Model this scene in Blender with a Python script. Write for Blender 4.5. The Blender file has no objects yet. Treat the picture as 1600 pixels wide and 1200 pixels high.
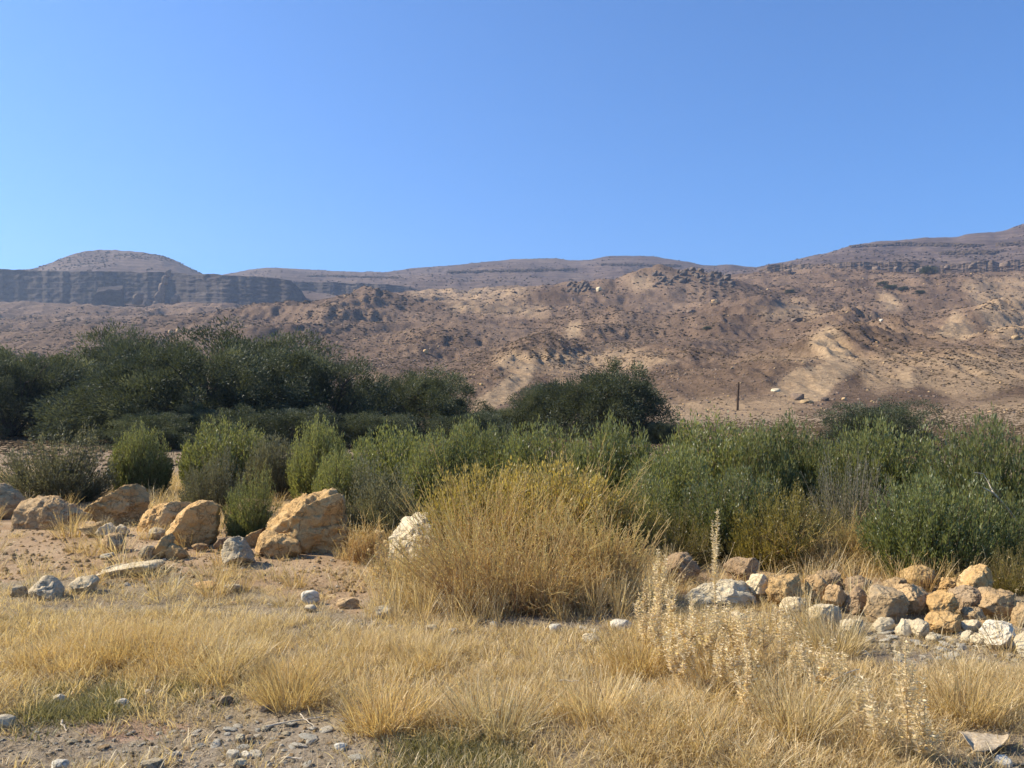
import bpy, math, random
import numpy as np
from mathutils import Vector, Matrix

# ------------------------------------------------------------------ camera, sky, sun, exposure
scene = bpy.context.scene
COL = scene.collection
F, HC, YH = 1300.0, 1.7, 640.0            # focal length in photo pixels, eye height, horizon row
SUN_AZ, SUN_EL = math.radians(-80), math.radians(40)   # almost square to the left of the view

cam_d = bpy.data.cameras.new('camera')
cam = bpy.data.objects.new('camera', cam_d); COL.objects.link(cam)
cam.location = (0, 0, HC); cam.rotation_euler = (math.radians(90), 0, 0)
cam_d.sensor_fit = 'HORIZONTAL'; cam_d.sensor_width = 36.0
cam_d.lens = 36.0 * F / 1600.0
cam_d.shift_y = (YH - 600.0) / 1600.0
cam_d.clip_start = 0.05; cam_d.clip_end = 12000
scene.camera = cam

world = bpy.data.worlds.new('World'); scene.world = world; world.use_nodes = True
wn = world.node_tree.nodes; wl = world.node_tree.links
wn.clear()
sky = wn.new('ShaderNodeTexSky'); sky.sky_type = 'NISHITA'; sky.sun_disc = False
sky.sun_elevation = SUN_EL; sky.sun_rotation = SUN_AZ
sky.altitude = 3000; sky.air_density = 1.3; sky.dust_density = 0.05; sky.ozone_density = 10.0
bg = wn.new('ShaderNodeBackground'); bg.inputs['Strength'].default_value = 0.106
wo = wn.new('ShaderNodeOutputWorld')
wb = wn.new('ShaderNodeMix'); wb.data_type = 'RGBA'; wb.blend_type = 'MULTIPLY'; wb.inputs[0].default_value = 1.0   # camera white balance
wb.inputs[7].default_value = (0.74, 0.99, 1.10, 1)
wl.new(sky.outputs[0], wb.inputs[6]); wl.new(wb.outputs[2], bg.inputs[0]); wl.new(bg.outputs[0], wo.inputs[0])

sun_d = bpy.data.lights.new('sun', 'SUN'); sun_d.energy = 5.0; sun_d.angle = math.radians(0.53)
sun_d.color = (1.0, 0.89, 0.70)
sun = bpy.data.objects.new('sun', sun_d); COL.objects.link(sun)
to_sun = Vector((math.sin(SUN_AZ) * math.cos(SUN_EL), math.cos(SUN_AZ) * math.cos(SUN_EL), math.sin(SUN_EL)))
sun.rotation_euler = to_sun.to_track_quat('Z', 'Y').to_euler()
sun.location = (-20, 10, 40)

vs = scene.view_settings
vs.view_transform = 'Standard'; vs.look = 'None'; vs.exposure = 0.85; vs.gamma = 1.0; vs.use_curve_mapping = False
cy = scene.cycles
cy.use_denoising = True
try:
    cy.denoiser = 'OPENIMAGEDENOISE'; cy.denoising_input_passes = 'RGB_ALBEDO_NORMAL'
except Exception:
    pass
cy.max_bounces = 7; cy.diffuse_bounces = 4; cy.glossy_bounces = 1; cy.transmission_bounces = 3
cy.transparent_max_bounces = 4; cy.volume_bounces = 0
cy.use_adaptive_sampling = True; cy.adaptive_threshold = 0.015
cy.caustics_reflective = False; cy.caustics_refractive = False

rng = np.random.default_rng(11)

# ------------------------------------------------------------------ helpers
def hash3(ix, iy, iz, seed):
    h = (ix.astype(np.int64) * 374761393 + iy.astype(np.int64) * 668265263 + iz.astype(np.int64) * 2147483647 + seed * 974711) & 0x7fffffff
    h = ((h ^ (h >> 13)) * 1274126177) & 0x7fffffff
    h = ((h ^ (h >> 16)) * 668265263) & 0x7fffffff
    return ((h ^ (h >> 15)) & 0xffff) / 32767.5 - 1.0

def noise3(p, seed=0):
    i = np.floor(p); f = p - i; f = f * f * f * (f * (f * 6 - 15) + 10)
    i = i.astype(np.int64); out = 0
    for dx in (0, 1):
        wx = f[:, 0] if dx else 1 - f[:, 0]
        for dy in (0, 1):
            wy = f[:, 1] if dy else 1 - f[:, 1]
            for dz in (0, 1):
                wz = f[:, 2] if dz else 1 - f[:, 2]
                out = out + wx * wy * wz * hash3(i[:, 0] + dx, i[:, 1] + dy, i[:, 2] + dz, seed)
    return out

def fbm(p, octv=4, seed=0, gain=0.5, lac=2.03):
    a, s, out = 1.0, 0.0, 0
    q = np.asarray(p, float)
    for k in range(octv):
        out = out + a * noise3(q + k * 17.3, seed + k); s += a; a *= gain; q = q * lac
    return out / s

def n2(x, y, octv=4, seed=0, gain=0.5):
    return fbm(np.stack([x, y, np.zeros_like(x) + 0.37], 1), octv, seed, gain)

def link(o, parent=None):
    COL.objects.link(o)
    if parent is not None: o.parent = parent
    return o

def tag(o, label=None, cat=None, group=None, kind=None):
    if label: o['label'] = label
    if cat: o['category'] = cat
    if group: o['group'] = group
    if kind: o['kind'] = kind
    return o

def mesh_np(name, V, T, mat=None, smooth=False, attrs=None, uvs=None):
    """V (n,3), T (m,3) or (m,4) ints"""
    V = np.ascontiguousarray(V, np.float32); T = np.ascontiguousarray(T, np.int32)
    me = bpy.data.meshes.new(name)
    n, k = T.shape
    me.vertices.add(len(V)); me.vertices.foreach_set('co', V.ravel())
    me.loops.add(n * k); me.loops.foreach_set('vertex_index', T.ravel())
    me.polygons.add(n)
    me.polygons.foreach_set('loop_start', np.arange(0, n * k, k, dtype=np.int32))
    me.polygons.foreach_set('loop_total', np.full(n, k, np.int32))
    if smooth: me.polygons.foreach_set('use_smooth', np.ones(n, bool))
    for an, av in (attrs or {}).items():
        av = np.asarray(av, np.float32)
        if av.ndim == 1:
            a = me.attributes.new(an, 'FLOAT', 'POINT'); a.data.foreach_set('value', av)
        else:
            a = me.attributes.new(an, 'FLOAT_COLOR', 'POINT')
            c = np.ones((len(V), 4), np.float32); c[:, :av.shape[1]] = av
            a.data.foreach_set('color', c.ravel())
    me.update(calc_edges=True); me.validate()
    if mat: me.materials.append(mat)
    return me

def obj(name, me, parent=None):
    return link(bpy.data.objects.new(name, me), parent)

def empty(name, loc=(0, 0, 0), rz=0, s=1):
    o = bpy.data.objects.new(name, None); o.empty_display_size = 0.1
    o.location = loc; o.rotation_euler = (0, 0, rz); o.scale = (s, s, s) if np.isscalar(s) else s
    return link(o)

class MB:
    """collects vertex and face arrays"""
    def __init__(s): s.V, s.T, s.A, s.n = [], [], [], 0
    def add(s, V, T, a=None):
        V = np.asarray(V, float); s.V.append(V); s.T.append(np.asarray(T) + s.n); s.n += len(V)
        s.A.append(np.zeros(len(V)) if a is None else np.asarray(a, float) * np.ones(len(V)))
    def mesh(s, name, mat, smooth=False, attr='shade'):
        return mesh_np(name, np.concatenate(s.V), np.concatenate(s.T), mat, smooth, {attr: np.concatenate(s.A)})

def tubes(paths, radii, sides=3):
    """paths (n,k,3), radii (n,k) -> V, T triangles of n tapered tubes"""
    P = np.asarray(paths, float); R = np.asarray(radii, float)
    n, k, _ = P.shape
    t = np.gradient(P, axis=1); t /= np.linalg.norm(t, axis=2, keepdims=True) + 1e-9
    ref = np.where(np.abs(t[..., 2:3]) > 0.9, np.array([1., 0, 0]), np.array([0, 0, 1.]))
    a = np.cross(t, ref); a /= np.linalg.norm(a, axis=2, keepdims=True) + 1e-9
    b = np.cross(t, a)
    ang = np.arange(sides) * 2 * np.pi / sides
    V = P[:, :, None, :] + R[:, :, None, None] * (np.cos(ang)[None, None, :, None] * a[:, :, None, :] + np.sin(ang)[None, None, :, None] * b[:, :, None, :])
    idx = np.arange(n * k * sides).reshape(n, k, sides)
    i0 = idx[:, :-1, :]; i1 = idx[:, 1:, :]
    j0 = np.roll(i0, -1, 2); j1 = np.roll(i1, -1, 2)
    T = np.concatenate([np.stack([i0, j0, j1], -1).reshape(-1, 3), np.stack([i0, j1, i1], -1).reshape(-1, 3)])
    return V.reshape(-1, 3), T

def ribbons(paths, widths, side):
    """flat tapered blades: paths (n,k,3), widths (n,k), side (n,3)"""
    P = np.asarray(paths, float); n, k, _ = P.shape
    off = side[:, None, :] * widths[:, :, None] * 0.5
    V = np.stack([P - off, P + off], 2)
    idx = np.arange(n * k * 2).reshape(n, k, 2)
    a, b, c, d = idx[:, :-1, 0], idx[:, :-1, 1], idx[:, 1:, 1], idx[:, 1:, 0]
    T = np.concatenate([np.stack([a, b, c], -1).reshape(-1, 3), np.stack([a, c, d], -1).reshape(-1, 3)])
    return V.reshape(-1, 3), T

def leaves(pos, direc, length, width, r):
    """diamond leaves, slightly folded: 4 verts, 2 tris each"""
    n = len(pos)
    d = direc / (np.linalg.norm(direc, axis=1, keepdims=True) + 1e-9)
    s = np.cross(d, r.normal(size=(n, 3))); s /= np.linalg.norm(s, axis=1, keepdims=True) + 1e-9
    L = length[:, None]; W = width[:, None]
    V = np.stack([pos, pos + d * L * .45 + s * W * .5, pos + d * L, pos + d * L * .45 - s * W * .5], 1)
    i = np.arange(n * 4).reshape(n, 4)
    return V.reshape(-1, 3), np.concatenate([i[:, [0, 1, 2]], i[:, [0, 2, 3]]])

# icosphere directions
def _ico(sub):
    t = (1 + 5 ** .5) / 2
    V = [(-1, t, 0), (1, t, 0), (-1, -t, 0), (1, -t, 0), (0, -1, t), (0, 1, t), (0, -1, -t), (0, 1, -t), (t, 0, -1), (t, 0, 1), (-t, 0, -1), (-t, 0, 1)]
    V = [np.array(v) / np.linalg.norm(v) for v in V]
    T = [(0, 11, 5), (0, 5, 1), (0, 1, 7), (0, 7, 10), (0, 10, 11), (1, 5, 9), (5, 11, 4), (11, 10, 2), (10, 7, 6), (7, 1, 8), (3, 9, 4), (3, 4, 2), (3, 2, 6), (3, 6, 8), (3, 8, 9), (4, 9, 5), (2, 4, 11), (6, 2, 10), (8, 6, 7), (9, 8, 1)]
    for _ in range(sub):
        cache, NT = {}, []
        def mid(a, b):
            k = (a, b) if a < b else (b, a)
            if k not in cache:
                m = V[a] + V[b]; V.append(m / np.linalg.norm(m)); cache[k] = len(V) - 1
            return cache[k]
        for a, b, c in T:
            x, y, z = mid(a, b), mid(b, c), mid(c, a)
            NT += [(a, x, z), (b, y, x), (c, z, y), (x, y, z)]
        T = NT
    return np.array(V), np.array(T)
ICO = {s: _ico(s) for s in (1, 2, 3, 4, 5)}

# ------------------------------------------------------------------ materials
def new_mat(name):
    m = bpy.data.materials.new(name); m.use_nodes = True
    nt = m.node_tree; nt.nodes.clear()
    out = nt.nodes.new('ShaderNodeOutputMaterial')
    return m, nt, out

def nd(nt, typ, **kw):
    n = nt.nodes.new(typ)
    for k, v in kw.items():
        if k in n.inputs: n.inputs[k].default_value = v
        else: setattr(n, k, v)
    return n

def mixrgb(nt, fac, a, b, blend='MIX'):
    n = nt.nodes.new('ShaderNodeMix'); n.data_type = 'RGBA'; n.blend_type = blend
    for s, v in ((n.inputs[0], fac), (n.inputs[6], a), (n.inputs[7], b)):
        if hasattr(v, 'is_linked') or isinstance(v, bpy.types.NodeSocket): nt.links.new(v, s)
        elif isinstance(v, (int, float)): s.default_value = v
        else: s.default_value = (*v, 1)
    return n.outputs[2]

def ramp(nt, fac, stops):
    r = nt.nodes.new('ShaderNodeValToRGB')
    while len(r.color_ramp.elements) < len(stops): r.color_ramp.elements.new(0.5)
    for e, (p, c) in zip(r.color_ramp.elements, stops):
        e.position = p; e.color = (*c, 1) if not np.isscalar(c) else (c, c, c, 1)
    nt.links.new(fac, r.inputs[0])
    return r.outputs[0]

def noise_tex(nt, vec, scale, detail=6, rough=0.6, dist=0.0):
    t = nd(nt, 'ShaderNodeTexNoise', Scale=scale, Detail=detail, Roughness=rough, Distortion=dist)
    nt.links.new(vec, t.inputs['Vector'])
    return t.outputs[0]

def rock_mat(name, c1, c2, c3, stain=(0.16, 0.14, 0.12), stain_amt=0.35, scale=4.0):
    m, nt, out = new_mat(name)
    tc = nt.nodes.new('ShaderNodeTexCoord'); oi = nt.nodes.new('ShaderNodeObjectInfo')
    add = nd(nt, 'ShaderNodeVectorMath', operation='MULTIPLY_ADD')
    comb = nt.nodes.new('ShaderNodeCombineXYZ')
    for k in range(3): nt.links.new(oi.outputs['Random'], comb.inputs[k])
    nt.links.new(comb.outputs[0], add.inputs[0]); add.inputs[1].default_value = (37, 53, 71)
    nt.links.new(tc.outputs['Object'], add.inputs[2])
    v = add.outputs[0]
    n1 = noise_tex(nt, v, scale * .6, 5, .6, .4)
    n2_ = noise_tex(nt, v, scale * 3.2, 8, .7, .2)
    n3 = noise_tex(nt, v, scale * 14, 6, .7)
    col = ramp(nt, n1, [(0.3, c1), (0.52, c2), (0.72, c3)])
    col = mixrgb(nt, ramp(nt, n2_, [(0.50, 0.0), (0.68, stain_amt)]), col, stain)
    col = mixrgb(nt, 0.32, col, ramp(nt, n3, [(0.32, (.25, .25, .25)), (0.7, (.8, .8, .8))]), 'OVERLAY')
    vd = nd(nt, 'ShaderNodeVectorMath', operation='MULTIPLY_ADD'); nt.links.new(v, vd.inputs[0]); vd.inputs[1].default_value = (1, 1, 1.7)
    nc3 = nd(nt, 'ShaderNodeTexNoise', Scale=scale * 1.1, Detail=4.0); nt.links.new(v, nc3.inputs['Vector'])
    nt.links.new(nc3.outputs['Color'], vd.inputs[2])
    vo = nd(nt, 'ShaderNodeTexVoronoi', Scale=scale * .55); vo.feature = 'DISTANCE_TO_EDGE'; nt.links.new(vd.outputs[0], vo.inputs['Vector'])
    crack = ramp(nt, vo.outputs['Distance'], [(0.0, 0.0), (0.035, 1.0)])
    cm = mixrgb(nt, crack, tuple(.55 * a_ for a_ in stain), (1, 1, 1))
    col = mixrgb(nt, mixrgb(nt, n1, (0, 0, 0), (.75, .75, .75)), col, mixrgb(nt, 1.0, col, cm, 'MULTIPLY'))
    vp = nd(nt, 'ShaderNodeTexVoronoi', Scale=scale * 9); nt.links.new(v, vp.inputs['Vector'])
    pit = ramp(nt, vp.outputs['Distance'], [(0.10, 0.0), (0.34, 1.0)])
    hv = mixrgb(nt, oi.outputs['Random'], (.80, .82, .85), (1.07, 1.03, .98))
    col = mixrgb(nt, 1.0, col, hv, 'MULTIPLY')
    b = nd(nt, 'ShaderNodeBsdfPrincipled', Roughness=0.92)
    b.inputs['Specular IOR Level'].default_value = 0.15
    nt.links.new(col, b.inputs['Base Color'])
    bump1 = nd(nt, 'ShaderNodeBump', Strength=0.75, Distance=0.05)
    nt.links.new(n2_, bump1.inputs['Height'])
    bump2 = nd(nt, 'ShaderNodeBump', Strength=0.55, Distance=0.012)
    nt.links.new(n3, bump2.inputs['Height']); nt.links.new(bump1.outputs[0], bump2.inputs['Normal'])
    bump3 = nd(nt, 'ShaderNodeBump', Strength=0.6, Distance=0.02); nt.links.new(crack, bump3.inputs['Height']); nt.links.new(bump2.outputs[0], bump3.inputs['Normal'])
    bump4 = nd(nt, 'ShaderNodeBump', Strength=0.35, Distance=0.012); nt.links.new(pit, bump4.inputs['Height']); nt.links.new(bump3.outputs[0], bump4.inputs['Normal'])
    nt.links.new(bump4.outputs[0], b.inputs['Normal'])
    nt.links.new(b.outputs[0], out.inputs[0])
    return m

def leaf_mat(name, stops, trans=0.4, rand_amt=0.25, gloss=0.04):
    """colour runs along the point attribute 'shade' (0..1), varied per plant"""
    m, nt, out = new_mat(name)
    at = nd(nt, 'ShaderNodeAttribute', attribute_name='shade')
    oi = nt.nodes.new('ShaderNodeObjectInfo')
    col = ramp(nt, at.outputs['Fac'], stops)
    hv = mixrgb(nt, oi.outputs['Random'], (1 - rand_amt,) * 3, (1 + rand_amt * .6, 1 + rand_amt * .45, 1 + rand_amt * .2))
    col = mixrgb(nt, 1.0, col, hv, 'MULTIPLY')
    d = nt.nodes.new('ShaderNodeBsdfDiffuse'); t = nt.nodes.new('ShaderNodeBsdfTranslucent')
    nt.links.new(col, d.inputs[0])
    nt.links.new(mixrgb(nt, 1.0, col, (1.12, 1.08, .72), 'MULTIPLY'), t.inputs[0])
    mx = nt.nodes.new('ShaderNodeMixShader'); mx.inputs[0].default_value = trans
    nt.links.new(d.outputs[0], mx.inputs[1]); nt.links.new(t.outputs[0], mx.inputs[2])
    if gloss > 0:
        g = nd(nt, 'ShaderNodeBsdfGlossy', Roughness=0.45)
        g.inputs[0].default_value = (.9, .95, 1, 1)
        m2 = nt.nodes.new('ShaderNodeMixShader'); m2.inputs[0].default_value = gloss
        nt.links.new(mx.outputs[0], m2.inputs[1]); nt.links.new(g.outputs[0], m2.inputs[2])
        nt.links.new(m2.outputs[0], out.inputs[0])
    else:
        nt.links.new(mx.outputs[0], out.inputs[0])
    return m

def flat_mat(name, c1, c2, scale=20, rough=.9):
    m, nt, out = new_mat(name)
    tc = nt.nodes.new('ShaderNodeTexCoord')
    n = noise_tex(nt, tc.outputs['Object'], scale, 6, .65)
    b = nd(nt, 'ShaderNodeBsdfPrincipled', Roughness=rough)
    b.inputs['Specular IOR Level'].default_value = 0.15
    nt.links.new(ramp(nt, n, [(0.35, c1), (0.65, c2)]), b.inputs['Base Color'])
    bp = nd(nt, 'ShaderNodeBump', Strength=0.5, Distance=0.02); nt.links.new(n, bp.inputs['Height'])
    nt.links.new(bp.outputs[0], b.inputs['Normal']); nt.links.new(b.outputs[0], out.inputs[0])
    return m

M = {}
M['ochre'] = rock_mat('ochre_sandstone', (.49, .305, .125), (.60, .39, .17), (.69, .50, .26), (.29, .20, .11), .35)
M['tan'] = rock_mat('tan_sandstone', (.44, .29, .14), (.53, .365, .19), (.61, .455, .27), (.24, .18, .12), .42)
M['brown'] = rock_mat('brown_stone', (.28, .195, .115), (.37, .265, .16), (.46, .35, .225), (.15, .12, .09), .5)
M['grey'] = rock_mat('grey_limestone', (.40, .325, .205), (.49, .41, .275), (.58, .50, .36), (.22, .185, .125), .5)
M['pale'] = rock_mat('pale_limestone', (.56, .455, .285), (.68, .575, .385), (.76, .665, .48), (.42, .34, .22), .35)
M['white'] = rock_mat('white_limestone', (.66, .585, .44), (.75, .68, .53), (.82, .76, .62), (.44, .38, .28), .3)
M['darkrock'] = rock_mat('dark_outcrop_rock', (.10, .08, .065), (.15, .12, .095), (.21, .165, .125), (.07, .06, .05), .5, .5)
M['hillrock'] = rock_mat('hill_rock', (.145, .105, .078), (.22, .163, .12), (.32, .245, .185), (.08, .065, .05), .5, .5)

def ground_mat():
    m, nt, out = new_mat('dry_earth')
    geo = nt.nodes.new('ShaderNodeNewGeometry'); v = geo.outputs['Position']
    at = nd(nt, 'ShaderNodeAttribute', attribute_name='zones')
    sep = nt.nodes.new('ShaderNodeSeparateColor'); nt.links.new(at.outputs['Color'], sep.inputs[0])
    n1 = noise_tex(nt, v, 1.3, 6, .6, .3); n2_ = noise_tex(nt, v, 9, 8, .72); n3 = noise_tex(nt, v, 55, 5, .75)
    base = ramp(nt, n1, [(0.3, (.22, .17, .11)), (0.5, (.30, .235, .15)), (0.72, (.37, .295, .195))])
    ochre = ramp(nt, n1, [(0.3, (.31, .205, .115)), (0.55, (.39, .27, .16)), (0.75, (.46, .34, .215))])
    red = ramp(nt, n2_, [(0.35, (.33, .205, .135)), (0.65, (.42, .29, .20))])
    grav = ramp(nt, n2_, [(0.35, (.225, .175, .12)), (0.65, (.37, .305, .22))])
    def breakup(s):
        a = nd(nt, 'ShaderNodeMath', operation='MULTIPLY_ADD'); nt.links.new(n2_, a.inputs[0]); a.inputs[1].default_value = .7
        nt.links.new(s, a.inputs[2])
        mm = nd(nt, 'ShaderNodeMapRange'); nt.links.new(a.outputs[0], mm.inputs[0])
        mm.inputs[1].default_value = .62; mm.inputs[2].default_value = 1.02
        return mm.outputs[0]
    c = mixrgb(nt, breakup(sep.outputs[0]), base, ochre)
    c = mixrgb(nt, breakup(sep.outputs[1]), c, red)
    c = mixrgb(nt, breakup(sep.outputs[2]), c, grav)
    av = nd(nt, 'ShaderNodeAttribute', attribute_name='valley')
    c = mixrgb(nt, av.outputs['Fac'], c, ramp(nt, n1, [(.35, (.20, .145, .09)), (.65, (.30, .22, .14))]))
    c = mixrgb(nt, 0.55, c, ramp(nt, n3, [(0.3, (.22, .22, .22)), (0.7, (.78, .78, .78))]), 'OVERLAY')
    b = nd(nt, 'ShaderNodeBsdfPrincipled', Roughness=0.95); b.inputs['Specular IOR Level'].default_value = 0.1
    nt.links.new(c, b.inputs['Base Color'])
    b1 = nd(nt, 'ShaderNodeBump', Strength=0.8, Distance=0.04); nt.links.new(n2_, b1.inputs['Height'])
    b2 = nd(nt, 'ShaderNodeBump', Strength=0.7, Distance=0.01); nt.links.new(n3, b2.inputs['Height']); nt.links.new(b1.outputs[0], b2.inputs['Normal'])
    nt.links.new(b2.outputs[0], b.inputs['Normal']); nt.links.new(b.outputs[0], out.inputs[0])
    return m

def hill_mat(name, dark, mid, light, bare, s=1.0, strata=0.0):
    m, nt, out = new_mat(name)
    geo = nt.nodes.new('ShaderNodeNewGeometry'); v = geo.outputs['Position']
    at = nd(nt, 'ShaderNodeAttribute', attribute_name='bare')
    n1 = noise_tex(nt, v, .012 * s, 6, .62, .5); n2_ = noise_tex(nt, v, .12 * s, 8, .75, .2); n3 = noise_tex(nt, v, .9 * s, 6, .8)
    c = ramp(nt, n1, [(0.32, dark), (0.5, mid), (0.68, light)])
    if strata:
        w = nd(nt, 'ShaderNodeTexWave', Scale=.055 * s, Distortion=2.2, Detail=4.0)
        w.wave_type = 'BANDS'; w.bands_direction = 'Z'; w.inputs['Detail Scale'].default_value = .5
        nt.links.new(v, w.inputs[0])
        c = mixrgb(nt, strata, c, ramp(nt, w.outputs[0], [(0.2, (.35, .35, .35)), (0.8, (.68, .66, .63))]), 'OVERLAY')
    c = mixrgb(nt, 0.5, c, ramp(nt, n2_, [(0.34, (.26, .26, .26)), (0.66, (.74, .74, .74))]), 'OVERLAY')
    c = mixrgb(nt, at.outputs['Fac'], c, mixrgb(nt, n2_, bare, tuple(x * 1.25 for x in bare)))
    c = mixrgb(nt, 0.45, c, ramp(nt, n3, [(0.36, (.14, .14, .14)), (0.64, (.84, .84, .84))]), 'OVERLAY')
    b = nd(nt, 'ShaderNodeBsdfPrincipled', Roughness=0.95); b.inputs['Specular IOR Level'].default_value = 0.05
    nt.links.new(c, b.inputs['Base Color'])
    b1 = nd(nt, 'ShaderNodeBump', Strength=0.7, Distance=2.5 / s); nt.links.new(n2_, b1.inputs['Height'])
    b2 = nd(nt, 'ShaderNodeBump', Strength=0.6, Distance=.5 / s); nt.links.new(n3, b2.inputs['Height']); nt.links.new(b1.outputs[0], b2.inputs['Normal'])
    nt.links.new(b2.outputs[0], b.inputs['Normal']); nt.links.new(b.outputs[0], out.inputs[0])
    return m

M['ground'] = ground_mat()
M['hill'] = hill_mat('scree_slope', (.122, .081, .054), (.168, .114, .077), (.232, .16, .107), (.385, .272, .162))
M['far'] = hill_mat('far_slope', (.095, .068, .055), (.135, .098, .078), (.18, .134, .104), (.36, .27, .18), .6, .35)
M['rim'] = hill_mat('rim_rock', (.12, .088, .066), (.17, .125, .092), (.235, .175, .128), (.4, .3, .2), 1.0, .4)
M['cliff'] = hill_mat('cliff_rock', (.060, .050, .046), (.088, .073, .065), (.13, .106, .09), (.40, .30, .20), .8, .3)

# ------------------------------------------------------------------ terrain functions
DST = np.array([30, 60, 100, 150, 220, 320, 450, 600, 760, 920, 1100.])
PXC = np.array([-900, -500, -100, 100, 300, 450, 650, 800, 1000, 1200, 1400, 1600, 2000, 2500.])
YT = np.array([
    [713.7] * 14,
    [676.8] * 14,
    [662, 662, 662, 662, 662, 662, 661, 660, 659, 659, 658, 654, 648, 640],
    [638, 640, 640, 639, 638, 637, 634, 630, 626, 622, 620, 616, 604, 590],
    [606, 610, 610, 608, 605, 602, 600, 594, 588, 586, 584, 576, 560, 540],
    [566, 570, 570, 566, 560, 556, 562, 562, 560, 558, 556, 548, 530, 500],
    [530, 535, 535, 531, 526, 522, 524, 520, 515, 511, 507, 501, 482, 460],
    [508, 511, 511, 508, 503, 498, 490, 482, 474, 470, 466, 460, 440, 420],
    [492, 495, 494, 492, 488, 482, 469, 458, 450, 443, 438, 434, 410, 390],
    [480, 482, 482, 481, 480, 476, 464, 455, 449, 428, 423, 417, 390, 370],
    [476, 478, 478, 478, 478, 478, 468, 462, 456, 436, 432, 428, 392, 375]], float)

def cubic_w(f):
    return [(-.5 * f ** 3 + f ** 2 - .5 * f), (1.5 * f ** 3 - 2.5 * f ** 2 + 1), (-1.5 * f ** 3 + 2 * f ** 2 + .5 * f), (.5 * f ** 3 - .5 * f ** 2)]

def table_y(px, d):
    fi = np.interp(np.log(d), np.log(DST), np.arange(len(DST))); fj = np.interp(px, PXC, np.arange(len(PXC)))
    i = np.clip(np.floor(fi).astype(int), 0, len(DST) - 2); j = np.clip(np.floor(fj).astype(int), 0, len(PXC) - 2)
    wi, wj = cubic_w(fi - i), cubic_w(fj - j)
    out = 0
    for a in range(4):
        for b in range(4):
            out = out + wi[a] * wj[b] * YT[np.clip(i + a - 1, 0, len(DST) - 1), np.clip(j + b - 1, 0, len(PXC) - 1)]
    return out

def wx(px, d): return (px - 800.0) / F * d

# spurs: (px, depth) far end, (px, depth) near end, half width, height
SPURS = [((850, 310), (752, 165), 15, 7.5), ((1390, 300), (1232, 165), 20, 9), ((1345, 430), (1292, 330), 17, 9),
         ((1570, 470), (1486, 370), 18, 10), ((1640, 300), (1500, 180), 18, 7), ((1080, 300), (1010, 190), 20, 5),
         ((580, 620), (440, 430), 26, 8), ((400, 560), (330, 430), 40, 7), ((1180, 520), (1120, 380), 26, 6),
         ((690, 420), (640, 300), 24, 5), ((960, 480), (930, 380), 24, 5)]
MOUNDS = [(1080, 690, 46, 15), (1020, 680, 30, 9), (905, 690, 22, 9), (845, 640, 22, 6), (545, 640, 24, 6), (730, 420, 30, 5), (1440, 240, 25, 4)]

def height(x, y):
    x = np.asarray(x, float); y = np.asarray(y, float)
    yy = np.maximum(y, 30.0)
    px = 800 + F * x / yy
    z = HC + yy * (YH - table_y(px, np.clip(yy, 30, 1100))) / F
    z = np.where(y < 32, 0, z)
    k = np.clip((y - 85) / 120, 0, 1)
    amp = k * k * (3 - 2 * k)
    far = np.clip(y / 500, .35, 1.3)
    if amp.max() > 0:
        w = n2(x * .008, y * .008, 3, 5) * 10
        z = z + amp * far * (n2(x * .009 + 3, y * .007, 4, 7) * 7)
        g = 1 - np.abs(n2((x + w) * .028, y * .010 + w * .02, 4, 21))
        z = z + amp * far * (g - .75) * 5.5
        z = z + amp * far * n2(x * .08, y * .035, 4, 33) * 1.9
        z = z + amp * np.clip(y / 400, .4, 1.5) * n2(x * .3, y * .2, 3, 44) * .5
        for (a, b, wd, h) in SPURS:
            ax, ay, bx, by = wx(a[0], a[1]), a[1], wx(b[0], b[1]), b[1]
            ux, uy = bx - ax, by - ay; L2 = ux * ux + uy * uy
            t = np.clip(((x - ax) * ux + (y - ay) * uy) / L2, -.1, 1.1)
            dd = np.hypot(x - ax - t * ux, y - ay - t * uy) / wd
            rill = 1 - .22 * np.abs(n2(x * .16, y * .05, 3, 52)) * 2
            z = z + 1.25 * h * rill * np.exp(-np.abs(dd) ** 1.5) * np.clip(1.1 - .5 * t, 0, 1.2)
        # rock benches: the slope steps up in ledges
        q = z / 13.0 + .9 * n2(x * .006, y * .006, 3, 51)
        z = z - amp * np.clip((z - 6) / 10, 0, 1) * 13.0 / 6.283 * .62 * np.sin(6.283 * q)
        for (p, d, wd, h) in MOUNDS:
            z = z + h * np.exp(-(((x - wx(p, d)) / wd) ** 2 + ((y - d) / (wd * .8)) ** 2))
    # near ground
    near = np.clip((40 - y) / 25, 0, 1)
    zn = n2(x * .35, y * .35, 3, 60) * .05 + n2(x * 1.6, y * 1.6, 3, 61) * .022
    zn = zn + .10 * np.exp(-(((x + 4.6) / 2.6) ** 2 + ((y - 10.6) / 1.5) ** 2))      # soil apron under the boulders
    zn = zn + .08 * np.exp(-(((x - 2.9) / 2.0) ** 2 + ((y - 7.3) / .7) ** 2))         # under the stone row
    z = z + near * zn + (1 - near) * (1 - amp) * n2(x * .08, y * .08, 3, 62) * .15
    return z

def hz(x, y): return float(height(np.array([x]), np.array([y]))[0])

def ground_at(px, py):
    """world point where the ground shows at photo pixel px, py"""
    d = HC * F / max(py - YH, 8.0)
    for _ in range(4):
        d = (HC - hz(wx(px, d), d)) * F / max(py - YH, 8.0)
    return wx(px, d), d, hz(wx(px, d), d)

def pip(px, py, poly):
    poly = np.asarray(poly, float); n = len(poly); inside = np.zeros(len(px), bool); j = n - 1
    for i in range(n):
        xi, yi = poly[i]; xj, yj = poly[j]
        c = ((yi > py) != (yj > py)) & (px < (xj - xi) * (py - yi) / (yj - yi + 1e-9) + xi)
        inside ^= c; j = i
    return inside

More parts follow.
